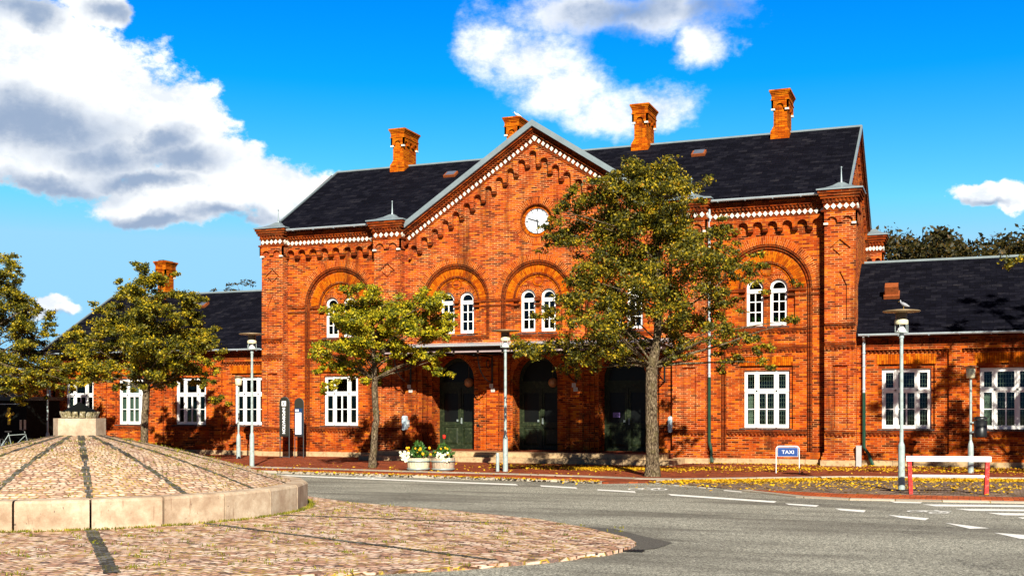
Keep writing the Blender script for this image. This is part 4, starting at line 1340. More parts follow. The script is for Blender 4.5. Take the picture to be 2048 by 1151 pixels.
def strip(name, pts, wd, z0, z1, m, off=0):
    mb = MB(); acc = 0
    pv = [Vector((x, y)) for x, y in pts]
    nr = []
    for i in range(len(pv)):
        d = (pv[min(i + 1, len(pv) - 1)] - pv[max(i - 1, 0)]).normalized()
        nr.append(Vector((-d.y, d.x)))
    for i in range(len(pv) - 1):
        a0, a1 = pv[i] + nr[i] * (off - wd / 2), pv[i] + nr[i] * (off + wd / 2)
        b0, b1 = pv[i + 1] + nr[i + 1] * (off - wd / 2), pv[i + 1] + nr[i + 1] * (off + wd / 2)
        L = (pv[i + 1] - pv[i]).length
        mb.face([(a0.x, a0.y, z1), (b0.x, b0.y, z1), (b1.x, b1.y, z1), (a1.x, a1.y, z1)], [(acc, 0), (acc + L, 0), (acc + L, wd), (acc, wd)])
        mb.face([(a0.x, a0.y, z0), (b0.x, b0.y, z0), (b0.x, b0.y, z1), (a0.x, a0.y, z1)], [(acc, 0), (acc + L, 0), (acc + L, z1 - z0), (acc, z1 - z0)])
        mb.face([(a1.x, a1.y, z0), (b1.x, b1.y, z0), (b1.x, b1.y, z1), (a1.x, a1.y, z1)], [(acc, 0), (acc + L, 0), (acc + L, z1 - z0), (acc, z1 - z0)])
        acc += L
    o = mb.build(name, m); o['kind'] = 'structure'; return o
strip('kerb', KP, .16, -.1, .008, 'kerb_stone')
strip('kerb', [(-20, -7.0), (-4, -8.1), (0, -8.55), (2.3, -8.6), (4.8, -8.9), (6.6, -9.35), (7.3, -9.1)], .55, -.1, .006, 'kerb_stone')
strip('pavement', [(-20, -8.25), (-4.27, -9.35), (-.48, -9.65), (2.07, -9.9), (4.67, -10.1), (5.96, -10.4)], .6, -.1, .005, 'paver_kerb')
# parking bay with setts, brick band in front
sheet('paving', [(7.05, -9.95), (8.42, -10.88), (9.3, -11.6), (10.2, -12.1), (12.07, -12.48), (15.58, -12.1), (40, -10.2), (40, -5.4), (15.89, -5.4), (11.54, -6.32), (8.89, -8.09), (7.28, -9.2)], -.035, 'setts_bay', th=.05)
strip('kerb', [(7.0, -9.9), (7.28, -9.2), (8.89, -8.09), (11.54, -6.32), (15.89, -5.4), (40, -5.4)], .22, -.1, .012, 'kerb_stone')
sheet('pavement', [(9.9, -12.1), (12.08, -12.63), (15.56, -12.25), (40, -10.35), (40, -11.3), (15.5, -13.2), (12.17, -13.62), (11.2, -13.35)], -.02, 'paver_kerb', th=.06)
strip('kerb', [(9.7, -12.0), (11.15, -13.5), (12.17, -13.78), (15.5, -13.36), (40, -11.45)], .3, -.1, -.03, 'kerb_stone')

# roundabout island paving
MC = (-.88, -21.58)
isl = [(3.13, -18.61), (5.71, -19.51), (7.81, -20.51), (9.06, -21.61), (9.92, -22.61), (10.16, -23.1), (10.2, -23.6), (10.1, -24.2), (9.67, -25.1), (8.82, -26.2), (7.37, -27.5), (5.3, -28.9), (2, -30.3), (-2, -30.8), (-6, -29.6), (-9.5, -26.4), (-10.5, -22), (-9, -18.6), (-5.5, -16.6), (-1, -16.6), (1.4, -17.5)]
im = MB()
n_ = len(isl)
cx_, cy_ = MC
# polar mesh so that the setts run in arcs
K = 10
for i in range(n_):
    a, b2 = isl[i], isl[(i + 1) % n_]
    for k in range(K):
        f0, f1 = k / K, (k + 1) / K
        q = []
        for (px_, py_), f in ((a, f0), (b2, f0), (b2, f1), (a, f1)):
            q.append((cx_ + (px_ - cx_) * f, cy_ + (py_ - cy_) * f, -.01))
        if k == 0: q = [q[0], q[2], q[3]]
        im.face(q)
im.prism(isl, -.1, -.014)
im.build('pavement', 'setts_pink')['kind'] = 'structure'
def radial(name, ang, r0, r1, z, wd, m='setts_grey'):
    mb = MB(); a = R(ang); d = Vector((math.cos(a), math.sin(a))); e = Vector((-d.y, d.x)) * wd / 2
    rq = random.Random(int(ang * 10)); a_ = r0
    while a_ < r1:
        b_ = a_ + rq.uniform(.09, .16)
        if True:
            p0 = Vector(MC) + d * a_; p1 = Vector(MC) + d * (b_ - .012); f0 = rq.uniform(.82, 1.1); f1 = rq.uniform(.82, 1.1)
            mb.face([(p0.x - e.x * f0, p0.y - e.y * f0, z), (p1.x - e.x * f0, p1.y - e.y * f0, z), (p1.x + e.x * f1, p1.y + e.y * f1, z), (p0.x + e.x * f1, p0.y + e.y * f1, z)], [(0, a_), (0, b_), (wd, b_), (wd, a_)])
        a_ = b_
    o = mb.build(name, m); o['kind'] = 'structure'
for ang, r1 in ((-45.4, 9.1), (-21.6, 10.7), (1.5, 8.5), (-68, 8.2), (-90, 8)):
    radial('pavement', ang, 4.3, r1, -.003, .18 if ang < -30 else .11)
# asphalt repair and drain by the island tip
sheet('road', [(8.6, -21.0), (9.25, -21.1), (10.0, -22.0), (10.55, -22.6), (10.5, -23.3), (10.25, -23.7), (9.8, -23.7), (9.6, -22.4), (9.1, -21.7)], -.052, 'asphalt_dark')
dr = MB(); dr.box(9.95, 10.42, -23.78, -23.62, -.06, -.045)
for k in range(9): dr.box(9.97 + k * .05, 9.99 + k * .05, -23.79, -23.61, -.045, -.04)
tag(dr.build('drain_grate', 'black_metal'), 'dark iron drain grate in the asphalt at the island tip', 'drain')

# road markings
mk = MB()
def quad(P, z=-.054): mk.face([(x, y, z) for x, y in P])
quad([(-40, -8.9), (-3.92, -10.47), (3.95, -11.76), (4.2, -12.2), (-3.7, -10.86), (-40, -9.25)])
for P in ([(4.68, -11.97), (5.74, -12.33), (5.9, -12.75), (4.85, -12.35)], [(6.42, -12.8), (7.4, -13.1), (7.53, -13.5), (6.51, -13.11)],
          [(8.28, -13.58), (10.83, -14.78), (10.84, -15.17), (8.47, -14.05)], [(11.06, -15.22), (11.74, -15.45), (11.73, -15.82), (11.18, -15.55)],
          [(12.1, -16.03), (12.67, -16.26), (12.67, -16.7), (12.23, -16.44)], [(13.1, -17.05), (13.8, -17.47), (13.74, -17.87), (13.33, -17.56)],
          [(14.06, -18.2), (14.72, -18.86), (14.43, -19.06), (14.21, -18.57)], [(14.76, -19.54), (15.3, -19.75), (15.6, -20.5), (15.09, -20.27)],
          [(6.88, -9.9), (7.17, -10.05), (7.3, -10.25), (7.02, -10.1)], [(7.75, -10.75), (8.1, -10.95), (8.18, -11.15), (7.8, -10.95)], [(8.46, -11.25), (8.85, -11.5), (8.9, -11.68), (8.52, -11.45)], [(9.23, -11.95), (9.7, -12.3), (9.7, -12.5), (9.23, -12.14)],
          [(12.97, -13.95), (13.59, -13.93), (13.56, -14.23), (13.09, -14.28)],
          [(13.61, -14.46), (19.5, -12.9), (19.4, -13.4), (13.85, -14.87)], [(14.22, -15.31), (19.5, -13.9), (19.4, -14.4), (14.46, -15.66)],
          [(14.75, -15.98), (19.5, -15.0), (19.4, -15.4), (14.99, -16.41)], [(15.22, -16.72), (19.5, -16.0), (19.4, -16.35), (15.28, -16.98)]):
    quad(P)
# worn bicycle symbols
def bike_mark(cx, cy, s, ang):
    d = Vector((math.cos(ang), math.sin(ang))); e = Vector((-d.y, d.x)) * 1.6
    def W(u, v): q = Vector((cx, cy)) + d * u * s + e * v * s; return (q.x, q.y)
    for c in (-.36, .36):
        for k in range(14):
            t0, t1 = 2 * PI * k / 14, 2 * PI * (k + 1) / 14
            quad([W(c + .26 * math.cos(t0), .26 * math.sin(t0)), W(c + .26 * math.cos(t1), .26 * math.sin(t1)), W(c + .19 * math.cos(t1), .19 * math.sin(t1)), W(c + .19 * math.cos(t0), .19 * math.sin(t0))], -.0535)
    for a, b2 in (((-.36, 0), (-.15, .35)), ((-.15, .35), (.28, .35)), ((.28, .35), (.36, 0)), ((-.36, 0), (0, 0)), ((0, 0), (.25, .33)), ((-.2, .45), (-.05, .45)), ((.2, .45), (.36, .45))):
        A, B = Vector(a), Vector(b2); dd = (B - A).normalized(); nn = Vector((-dd.y, dd.x)) * .035
        quad([W(*(A - nn)), W(*(B - nn)), W(*(B + nn)), W(*(A + nn))], -.053)
bike_mark(7.5, -12.35, .75, .1)
bike_mark(13.75, -16.2, .6, -.5)
bike_mark(-.7, -10.75, .7, 0)
mko = mk.build('road_markings', 'road_paint'); mko['kind'] = 'structure'

# ================================================================ ROUNDABOUT MOUND
md = empty('roundabout_mound', (MC[0], MC[1], 0), 'cone shaped cobbled roundabout mound with pale stone rim and dark radial stripes', 'monument')
def mz(r): return 1.33 - (r - .45) / (3.85 - .45) * .90 + .06 * math.sin(PI * (r - .45) / 3.4)
mb = MB()
NR = 26; NS = 96
for i in range(NR):
    r0 = .42 + (3.88 - .42) * i / NR; r1 = .42 + (3.88 - .42) * (i + 1) / NR
    for k in range(NS):
        t0, t1 = 2 * PI * k / NS, 2 * PI * (k + 1) / NS
        rm = 2.6
        mb.face([(r0 * math.cos(t0), r0 * math.sin(t0), mz(r0)), (r1 * math.cos(t0), r1 * math.sin(t0), mz(r1)), (r1 * math.cos(t1), r1 * math.sin(t1), mz(r1)), (r0 * math.cos(t1), r0 * math.sin(t1), mz(r0))],
                [(t0 * rm, r0), (t0 * rm, r1), (t1 * rm, r1), (t1 * rm, r0)])
mb.build('cobbled_cone', 'setts_mound', md)
for k in range(16):
    a = R(-45.4 + 22.5 * k); mb = MB()
    d = Vector((math.cos(a), math.sin(a), 0)); e = Vector((-d.y, d.x, 0))
    rq = random.Random(k)
    r0 = .45
    while r0 < 3.82:
        r1 = min(3.85, r0 + rq.uniform(.08, .14))
        if True:
            for s in (-1, 1) if rq.random() > .25 else (0,):
                w_ = rq.uniform(.024, .043) * (1 if s else 1.2); oo = s * .029 + rq.uniform(-.008, .008)
                P0 = d * r0 + e * oo + Vector((0, 0, mz(r0) + .008)); P1 = d * (r1 - .012) + e * (oo + rq.uniform(-.006, .006)) + Vector((0, 0, mz(r1) + .008))
                mb.face([P0 - e * w_ * .8, P1 - e * w_ * .8, P1 + e * w_ * .8, P0 + e * w_ * .8], [(0, r0), (0, r1), (.1, r1), (.1, r0)])
        r0 = r1
    mb.build('dark_stripe', 'setts_grey', md)
for k in range(24):
    a0 = R(-45.4 + 15 * k) + .004; a1 = R(-45.4 + 15 * (k + 1)) - .004
    mb = MB()
    ro_, ri = 4.16, 3.86
    def Q(r, a, z): return (r * math.cos(a), r * math.sin(a), z)
    prof = [(ro_, -.02), (ro_, .40), (ro_ - .02, .43), (ro_ - .05, .445), (ri, .45), (ri, .2)]
    for i in range(len(prof) - 1):
        (ra, za), (rb, zb) = prof[i], prof[i + 1]
        mb.face([Q(ra, a0, za), Q(ra, a1, za), Q(rb, a1, zb), Q(rb, a0, zb)])
    for a in (a0, a1):
        mb.face([Q(r, a, z) for r, z in prof])
    mb.build('rim_block', 'granite_rim', md)
tb = MB()
n_ = 8
hex_ = [(.46 * math.cos(2 * PI * (k + .5) / n_ + .2), .46 * math.sin(2 * PI * (k + .5) / n_ + .2)) for k in range(n_)]
tb.prism(hex_, 1.15, 1.645)
top = tb.build('stone_drum', 'granite_rim', md)
gk = MB()
random.seed(3)
for k in range(16):
    a = 2 * PI * k / 16 + .1
    d = Vector((math.cos(a), math.sin(a), 0)); e = Vector((-d.y, d.x, 0))
    gk.obox(d * .29 + Vector((0, 0, 1.70 + random.uniform(-.01, .01))), e * .045, d * .04 + Vector((0, 0, .012)), Vector((d.x * .02, d.y * .02, .055)))
m_, nn_, bb_ = mat('rough_crystal', .25, .6)
o_ = nn_.new('ShaderNodeTexCoord').outputs['Object']
nn_.set(bb_.inputs['Base Color'], nn_.ramp(nn_.noise(o_, 16, 4, .7), [(.35, (.05, .045, .03)), (.5, (.28, .24, .12)), (.68, (.62, .60, .50))]))
gk.build('rough_stones', 'rough_crystal', top)
py = MB()
for k in range(8):
    a0, a1 = 2 * PI * k / 8 + .2, 2 * PI * (k + 1) / 8 + .2
    py.face([(.34 * math.cos(a0), .34 * math.sin(a0), 1.75), (.34 * math.cos(a1), .34 * math.sin(a1), 1.75), (0, 0, 1.95)])
    py.face([(.34 * math.cos(a0), .34 * math.sin(a0), 1.75), (.34 * math.cos(a1), .34 * math.sin(a1), 1.75), (0, 0, 1.72)])
py.build('dark_pyramid_cap', 'black_paint', top)

# ================================================================ STREET LAMPS
def big_lamp(loc, label, hgt=4.1):
    o = empty('street_lamp', loc, label, 'street lamp', 'tall disc topped street lamps')
    a = MB(); a.lathe([(.075, 0), (.072, .95), (.07, 1.0), (.042, 1.08), (.038, hgt - .62), (.052, hgt - .62), (.052, hgt - .52), (.03, hgt - .5)], 14)
    a.build('pole', 'lamp_metal', o, False)
    a = MB(); a.lathe([(0, hgt - .50), (.15, hgt - .50), (.15, hgt - .475), (.0, hgt - .47)], 20)
    for k in range(6):
        t = 2 * PI * k / 6 + .3
        a.tube([(.14 * math.cos(t), .14 * math.sin(t), hgt - .48), (.14 * math.cos(t), .14 * math.sin(t), hgt - .30)], .007, 4)
    hd = a.build('lamp_cage', 'lamp_metal', o)
    a = MB(); a.lathe([(.115, hgt - .47), (.05, hgt - .36), (.03, hgt - .30)], 20); a.build('reflector_cone', 'white_paint', hd, True)
    a = MB(); a.lathe([(.14, hgt - .31), (.15, hgt - .29), (.145, hgt - .22), (.115, hgt - .185), (.09, hgt - .18)], 24); a.build('cream_band', 'cream_paint', o, True)
    a = MB(); a.lathe([(.125, hgt - .185), (.125, hgt - .05)], 16); a.build('neck', 'brown_metal', o, True)
    a = MB(); a.lathe([(0, hgt - .04), (.15, hgt - .05), (.40, hgt - .025), (.415, hgt - .01), (.40, hgt), (.15, hgt + .03), (0, hgt + .04)], 36); a.build('disc', 'bronze_disc', o, True)
    return o
l1 = big_lamp((-6.66, -7.68, 0), 'tall street lamp with disc top left of the information board', 4.22)
l2 = big_lamp((1.94, -7.43, 0), 'tall street lamp with disc top in front of the entrance canopy', 4.12)
l3 = big_lamp((13.07, -11.08, 0), 'tall street lamp with disc top beside the red and white rail', 4.04)
a = MB(); a.box(-.08, .08, -.085, -.02, .05, .5)
def small_lamp(loc, label, hgt=3.05):
    o = empty('small_lamp', loc, label, 'street lamp', 'short street lamps along the facade')
    a = MB(); a.lathe([(.08, 0), (.078, .75), (.07, .82), (.035, .93), (.033, hgt - .36), (.05, hgt - .34)], 12); a.build('pole', 'lamp_metal', o)
    a = MB(); a.lathe([(0, hgt - .35), (.10, hgt - .35), (.12, hgt - .31), (.13, hgt - .05), (0, hgt - .04)], 18); a.build('lamp_head', 'cream_paint', o, True)
    a = MB(); a.lathe([(0, hgt - .03), (.2, hgt - .035), (.21, hgt - .02), (0, hgt + .02)], 24); a.build('disc', 'bronze_disc', o, True)
    return o
small_lamp((-10.57, -2.85, 0), 'short street lamp in front of the last window of the left wing')
small_lamp((14.6, -3.29, 0), 'short street lamp carrying a dark litter bin')
small_lamp((-19.9, -2.6, 0), 'short street lamp before the far left window behind the mound', 3.0)
bn = empty('litter_bin', (14.86, -3.36, 0), 'dark cylindrical litter bin hung on the short lamp pole', 'litter bin')
a = MB(); a.lathe([(0, 1.02), (.17, 1.02), (.175, 1.05), (.175, 1.5), (.165, 1.5), (.165, 1.06), (0, 1.06)], 24); a.build('body', 'black_metal', bn, True)
a = MB(); a.lathe([(.175, 1.53), (.178, 1.58), (.12, 1.61), (0, 1.62)], 24); a.box(-.09, .09, -.17, -.1, 1.5, 1.55); a.build('lid', 'black_metal', bn, True)
a = MB(); a.box(-.24, -.16, -.03, .03, 1.15, 1.19); a.box(-.24, -.16, -.03, .03, 1.42, 1.46); a.build('bracket', 'lamp_metal', bn)
a = MB(); a.lathe([(.05, 0), (.05, .52), (.045, .535), (0, .54)], 14)
tag(a.build('bollard', 'lamp_metal', loc=(1.73, -7.52, 0)), 'low pale steel post beside the lamp before the entrance', 'bollard')
gb = empty('cabinet_post', (11.33, -.62, 0), 'slim grey utility post at the corner where the right wing starts', 'utility post')
a = MB(); a.box(-.08, .08, -.06, .06, 0, .64); a.build('body', 'grey_plastic', gb)
a = MB(); a.box(-.085, .085, -.065, .065, .645, .665); a.build('top_cover', 'zinc_pale', gb)
a = MB(); a.tube([(-.14, .45, 2.1), (-.14, .45, .62), (-.1, .3, .5), (-.05, .1, .45)], .012, 6); a.build('cable_duct', 'grey_plastic', gb)

# ================================================================ SIGNS
ib = empty('information_board', (-9.22, -1.85, 0), 'upright dark board reading INFORMATION with a white i above', 'sign')
def arch_board(w, z0, z1, y0, y1):
    h = w / 2
    return [(-h, z0), (h, z0)] + [(h * math.cos(PI * k / 14), z1 - h + h * math.sin(PI * k / 14)) for k in range(15)]
a = MB(); a.slab(arch_board(.40, .82, 2.28, 0, 0), [], -.05, .05); a.face([(x, .05, z) for x, z in arch_board(.40, .82, 2.28, 0, 0)]); a.build('panel', 'charcoal_board', ib)
a = MB()
for x in (-.2, .2):
    a.tube([(x, 0, 0), (x, 0, 2.08)], .018, 8)
a.tube([(.2 * math.cos(PI * k / 12), 0, 2.08 + .2 * math.sin(PI * k / 12)) for k in range(13)], .018, 8)
a.tube([(-.2, 0, .04), (.2, 0, .04)], .015, 6); a.tube([(-.2, 0, .8), (.2, 0, .8)], .015, 6)
a.build('tube_frame', 'frame_grey', ib)
a = MB(); a.box(-.095, .095, -.056, -.052, 1.945, 2.13); a.build('white_square', 'sign_white', ib)
text_mesh('letter_i', 'i', (.045, .12), 'charcoal_board', ib, (0, -.06, 2.04), (R(90), 0, 0), .002, .02)
text_mesh('lettering', 'INFORMATION', (.98, .125), 'sign_white', ib, (0.0, -.056, 1.40), (R(90), R(90), 0), .002, .035)
tb_ = empty('timetable_board', (-8.84, -1.45, 0), 'white paper map board with blue header and dark arched top beside the information board', 'sign', rz=R(4))
a = MB(); a.slab(arch_board(.36, .82, 2.24, 0, 0), [], -.04, .04); a.build('panel', 'charcoal_board', tb_)
a = MB()
for x in (-.18, .18):
    a.tube([(x, 0, 0), (x, 0, 2.06)], .016, 8)
a.tube([(.18 * math.cos(PI * k / 12), 0, 2.06 + .18 * math.sin(PI * k / 12)) for k in range(13)], .016, 8)
a.tube([(-.18, 0, .8), (.18, 0, .8)], .014, 6)
a.build('tube_frame', 'frame_grey', tb_)
a = MB(); a.box(-.16, .16, -.05, -.044, .86, 1.86); a.build('blue_back', 'navy', tb_)
a = MB(); a.box(-.13, .12, -.056, -.052, .88, 1.70); a.build('map_sheet', 'sign_white', tb_)
a = MB(); a.box(-.13, -.07, -.056, -.052, 1.74, 1.82); a.box(-.05, .01, -.056, -.052, 1.74, 1.82); a.build('white_marks', 'sign_white', tb_)

tx = empty('taxi_sign', (9.75, -5.3, 0), 'low blue TAXI sign in a white tubular frame', 'sign', rz=math.atan(891 / 2258) * .8)
a = MB()
hw = .325
pts = [(-hw, 0, 0), (-hw, 0, .68)] + [(-hw + .09 - .09 * math.cos(t), 0, .68 + .09 * math.sin(t)) for t in [PI / 2 * k / 6 for k in range(7)]] + [(hw - .09 + .09 * math.sin(t), 0, .68 + .09 * math.cos(t)) for t in [PI / 2 * k / 6 for k in range(7)]] + [(hw, 0, .68), (hw, 0, 0)]
a.tube(pts, .012, 8); a.build('tube_frame', 'sign_white', tx)
a = MB(); a.slab(rect(-.29, .29, .47, .735), [], -.012, .012); a.face([(x, .012, z) for x, z in rect(-.29, .29, .47, .735)]); a.build('white_plate', 'sign_white', tx)
a = MB(); a.box(-.281, .281, -.016, -.0125, .479, .726); a.build('blue_field', 'sign_blue', tx)
text_mesh('lettering', 'TAXI', (.34, .095), 'sign_white', tx, (0, -.0185, .602), (R(90), 0, 0), .0012, .0)

# ================================================================ RED AND WHITE RAIL
rl = empty('barrier_rail', (14.06, -11.78, -.02), 'low barrier with a white top board, thin rail and two red posts', 'barrier', rz=.22)
a = MB(); a.box(-.88, .88, -.06, .05, .70, .815); a.build('top_board', 'white_paint', rl)
a = MB(); a.tube([(-.76, 0, .38), (.76, 0, .38)], .03, 8); a.build('lower_rail', 'white_paint', rl)
for s in (-1, 1):
    a = MB(); a.beam((s * .78, 0, -.02), (s * .81, 0, .70), .08, .10, (0, 1, 0))
    a.build('post', 'red_paint', rl)

# ================================================================ PLANTERS
def planter(loc, label, wood, seed):
    o = empty('barrel_planter', loc, label, 'planter')
    random.seed(seed)
    prof = [(.30, 0), (.325, .12), (.345, .25), (.355, .38)]
    a = MB(); n = 22
    for k in range(n):
        t0, t1 = 2 * PI * k / n + .012, 2 * PI * (k + 1) / n - .012
        dr_ = random.uniform(-.004, .004); dz = random.uniform(-.012, .008)
        for i in range(3):
            (r0, z0), (r1, z1) = prof[i], prof[i + 1]
            if i == 2: z1 += dz
            a.face([((r0 + dr_) * math.cos(t0), (r0 + dr_) * math.sin(t0), z0), ((r0 + dr_) * math.cos(t1), (r0 + dr_) * math.sin(t1), z0), ((r1 + dr_) * math.cos(t1), (r1 + dr_) * math.sin(t1), z1), ((r1 + dr_) * math.cos(t0), (r1 + dr_) * math.sin(t0), z1)])
        a.face([(.355 * math.cos(t0), .355 * math.sin(t0), .38 + dz), (.355 * math.cos(t1), .355 * math.sin(t1), .38 + dz), (.325 * math.cos(t1), .325 * math.sin(t1), .38 + dz), (.325 * math.cos(t0), .325 * math.sin(t0), .38 + dz)])
    a.lathe([(.322, .38), (.30, 0)], 22)
    a.build('staves', wood, o)
    for r, z in ((.342, .03), (.362, .26)):
        a = MB(); a.lathe([(r - .02, z - .002), (r - .002, z), (r + .004, z + .045), (r - .018, z + .046)], 30); a.build('hoop', 'hoop_iron', o, True)
    a = MB(); a.lathe([(.32, .33), (0, .35)], 20); a.build('soil', 'soil', o)
    return o
def leafcards(mb, c, rx, rz, n, s0, s1, rnd, up=0.0):
    for k in range(n):
        while True:
            q = Vector((rnd.uniform(-1, 1), rnd.uniform(-1, 1), rnd.uniform(-1, 1)))
            if q.length < 1: break
        p = Vector(c) + Vector((q.x * rx, q.y * rx, q.z * rz))
        a = Vector((rnd.gauss(0, 1), rnd.gauss(0, 1), rnd.gauss(0, .5) + up)).normalized()
        b_ = a.cross(Vector((rnd.gauss(0, 1), rnd.gauss(0, 1), rnd.gauss(0, 1)))).normalized()
        s = rnd.uniform(s0, s1)
        mb.face([p - a * s, p + b_ * s * .4, p + a * s, p - b_ * s * .4])
def flowers(loc, label, seed, canna):
    o = empty('flower_display', loc, label, 'flowers')
    rnd = random.Random(seed)
    a = MB(); leafcards(a, (0, 0, .50), .36, .16, 420, .03, .07, rnd, .6); leafcards(a, (.0, 0, .62), .2, .2, 120, .04, .10, rnd, 1.2)
    a.build('foliage', 'leaf_green', o)
    def blooms(name, m, pts, r):
        b_ = MB()
        for (x, y, z) in pts:
            rr = r * rnd.uniform(.8, 1.2)
            for k in range(8):
                t = 2 * PI * k / 8; d = Vector((math.cos(t), 0, math.sin(t))); e = Vector((-d.z, 0, d.x))
                c = Vector((x, y, z))
                b_.face([c, c + d * rr * .7 + e * rr * .35, c + d * rr + Vector((0, .01, 0)), c + d * rr * .7 - e * rr * .35])
            b_.ell((x, y - .01, z), (rr * .3, rr * .25, rr * .3), 6)
        b_.build(name, m, o)
    ye = [(rnd.uniform(-.36, .36), rnd.uniform(-.36, -.1), rnd.uniform(.46, .70)) for k in range(9)]
    blooms('yellow_flowers', 'flower_yellow', ye, .04)
    sx = -.25 if not canna else .12
    wh = [(sx + rnd.gauss(0, .11), -.33 + rnd.uniform(-.05, .05), rnd.uniform(.28, .56)) for k in range(40 if not canna else 26)]
    blooms('white_flowers', 'flower_white', wh, .04)
    if canna:
        b_ = MB(); b_.tube([(.02, 0, .4), (.03, 0, 1.0)], .01, 5)
        leafcards(b_, (.02, 0, .75), .06, .12, 10, .07, .12, rnd, 2)
        b_.build('tall_stem', 'stem_green', o)
        b_ = MB(); b_.ell((.03, 0, 1.0), (.05, .05, .07), 8); leafcards(b_, (.03, 0, 1.02), .05, .05, 26, .02, .04, rnd); b_.build('red_bloom', 'flower_red', o)
    else:
        b_ = MB(); leafcards(b_, (.05, 0, .75), .16, .1, 16, .07, .13, rnd, 2); b_.build('grass_blades', 'leaf_green', o)
planter((-.66, -7.9, 0), 'pale wooden half barrel planter overhung by white and yellow flowers', 'wood_pale', 1)
planter((.07, -7.72, 0), 'weathered brown half barrel planter under the tall red bloom', 'wood_barrel', 2)
flowers((-.66, -7.9, 0), 'white and yellow flowers spilling over the pale barrel', 4, False)
flowers((.07, -7.72, 0), 'yellow flowers with one tall red bloom in the brown barrel', 8, True)

# ================================================================ BIRDS
def bird(name, loc, rz, label, m, s=1.0):
    o = empty(name, loc, label, 'bird', rz=rz)
    a = MB()
    prof = [(0, -.17), (.012, -.165), (.03, -.12), (.055, -.05), (.062, .02), (.05, .08), (.032, .115), (.034, .14), (.036, .16), (.025, .185), (0, .195)]
    b0 = len(a.v); a.lathe(prof, 12)
    # bend: body axis leans back, head upright
    nv = []
    for (x, y, z) in a.v:
        t = z
        if t < .1: nv.append((t * .85, y, .13 + t * .35 + x * .9))
        else: nv.append((.085 + (t - .1) * .25 - x * .3, y, .165 + (t - .1) * .95 + x * .5))
    a.v = nv
    a.v = [(x * s, y * s, z * s) for x, y, z in a.v]
    a.build('body', m, o, True)
    a = MB()
    for sy in (-.02, .02):
        a.tube([(.01 * s, sy * s, .09 * s), (.015 * s, sy * s, 0)], .004 * s, 5)
    a.tube([(.12 * s, 0, .225 * s), (.165 * s, 0, .21 * s)], [.009 * s, .002 * s], 5)
    a.build('beak_and_legs', 'beak', o)
bird('gull', (-2.45, 4.85, 13.65), R(200), 'white gull perched on the chimney behind the front gable', 'bird_white', 1.25)
bird('pigeon', (13.13, -11.08, 4.07), R(160), 'grey pigeon sitting on the disc of the lamp by the rail', 'bird_grey', .85)

# ================================================================ KIOSK, YARD WALL, BICYCLE, FAR HOUSE
kk = empty('kiosk', (-20.6, -3.0, 0), 'black flat roofed kiosk with a yellow figure sign beyond the mound', 'kiosk')
a = MB(); a.box(-1.6, 0, 0, 1.8, 0, 2.18); a.build('wall', 'black_paint', kk)
a = MB(); a.box(-1.75, .12, -.15, 1.95, 2.18, 2.33); a.build('roof', 'black_metal', kk)
a = MB(); a.box(-1.7, .1, -.17, -.155, 2.02, 2.05); a.build('roof_trim', 'lamp_metal', kk)
fig = [(-.05, -.36), (.08, -.36), (.10, -.05), (.12, .02), (.24, .02), (.30, .10), (.24, .17), (.20, .10), (.12, .08), (.10, .14), (.05, .17), (.09, .22), (.08, .30), (.02, .35), (-.04, .31), (-.06, .23), (-.02, .17), (-.12, .12), (-.17, .02), (-.12, -.05), (-.03, -.04)]
a = MB(); a.slab([(x, z) for x, z in fig], [], -.03, 0)
fo = a.build('yellow_figure', 'yellow_paint', kk); fo.location = (-.93, 0, 1.56)
a = MB(); a.box(-.35, -.25, -.02, 0, 1.0, 1.4); a.box(-.13, -.03, -.02, 0, 1.0, 1.4); a.build('pale_slips', 'wood_pale', kk)
yw = empty('yard_wall', (-23.1, .3, 0), 'lower dark red brick wall continuing left of the left wing', 'wall')
a = MB(); a.box(-1.0, .72, 0, .35, 0, 3.4); a.build('wall', 'brick_wall', yw)
a = MB(); a.box(-1.06, .74, -.06, .41, 3.4, 3.5); a.build('coping', 'slate', yw)
bk = empty('bicycle', (-19.6, -4.6, 0), 'bicycle parked before the black kiosk', 'bicycle', rz=R(50))
for i, x in enumerate((-.52, .52)):
    a = MB(); a.tube([(x + .33 * math.cos(t), 0, .35 + .33 * math.sin(t)) for t in [2 * PI * k / 24 for k in range(25)]], .018, 6, False); wo = a.build('wheel', 'rubber', bk)
    a = MB()
    for k in range(8):
        t = PI * k / 8
        a.tube([(x - .32 * math.cos(t), 0, .35 - .32 * math.sin(t)), (x + .32 * math.cos(t), 0, .35 + .32 * math.sin(t))], .004, 4)
    a.build('spokes', 'zinc_pale', wo)
a = MB()
for p0, p1 in (((-.52, 0, .35), (-.1, 0, .32)), ((-.52, 0, .35), (-.22, 0, .85)), ((-.1, 0, .32), (-.24, 0, .95)), ((-.1, 0, .32), (.36, 0, .80)), ((-.22, 0, .82), (.36, 0, .86)), ((.34, 0, .98), (.52, 0, .35))):
    a.tube([p0, p1], .016, 6)
a.build('frame', 'hoop_iron', bk)
a = MB(); a.box(-.36, -.12, -.06, .06, .95, .99); a.build('saddle', 'rubber', bk)
a = MB(); a.tube([(.26, -.26, 1.02), (.36, -.1, 1.04), (.36, .1, 1.04), (.26, .26, 1.02)], .014, 6); a.build('handlebar', 'black_metal', bk)
fh = empty('far_house', (-58, 24, -1.2), 'red house with white gable trim far off behind the left tree', 'house', rz=R(-40))
a = MB(); a.box(-5, 5, 0, 8, 0, 3.2); a.face([(-5, 0, 3.2), (5, 0, 3.2), (0, 0, 5.4)]); a.build('wall', 'far_red', fh)
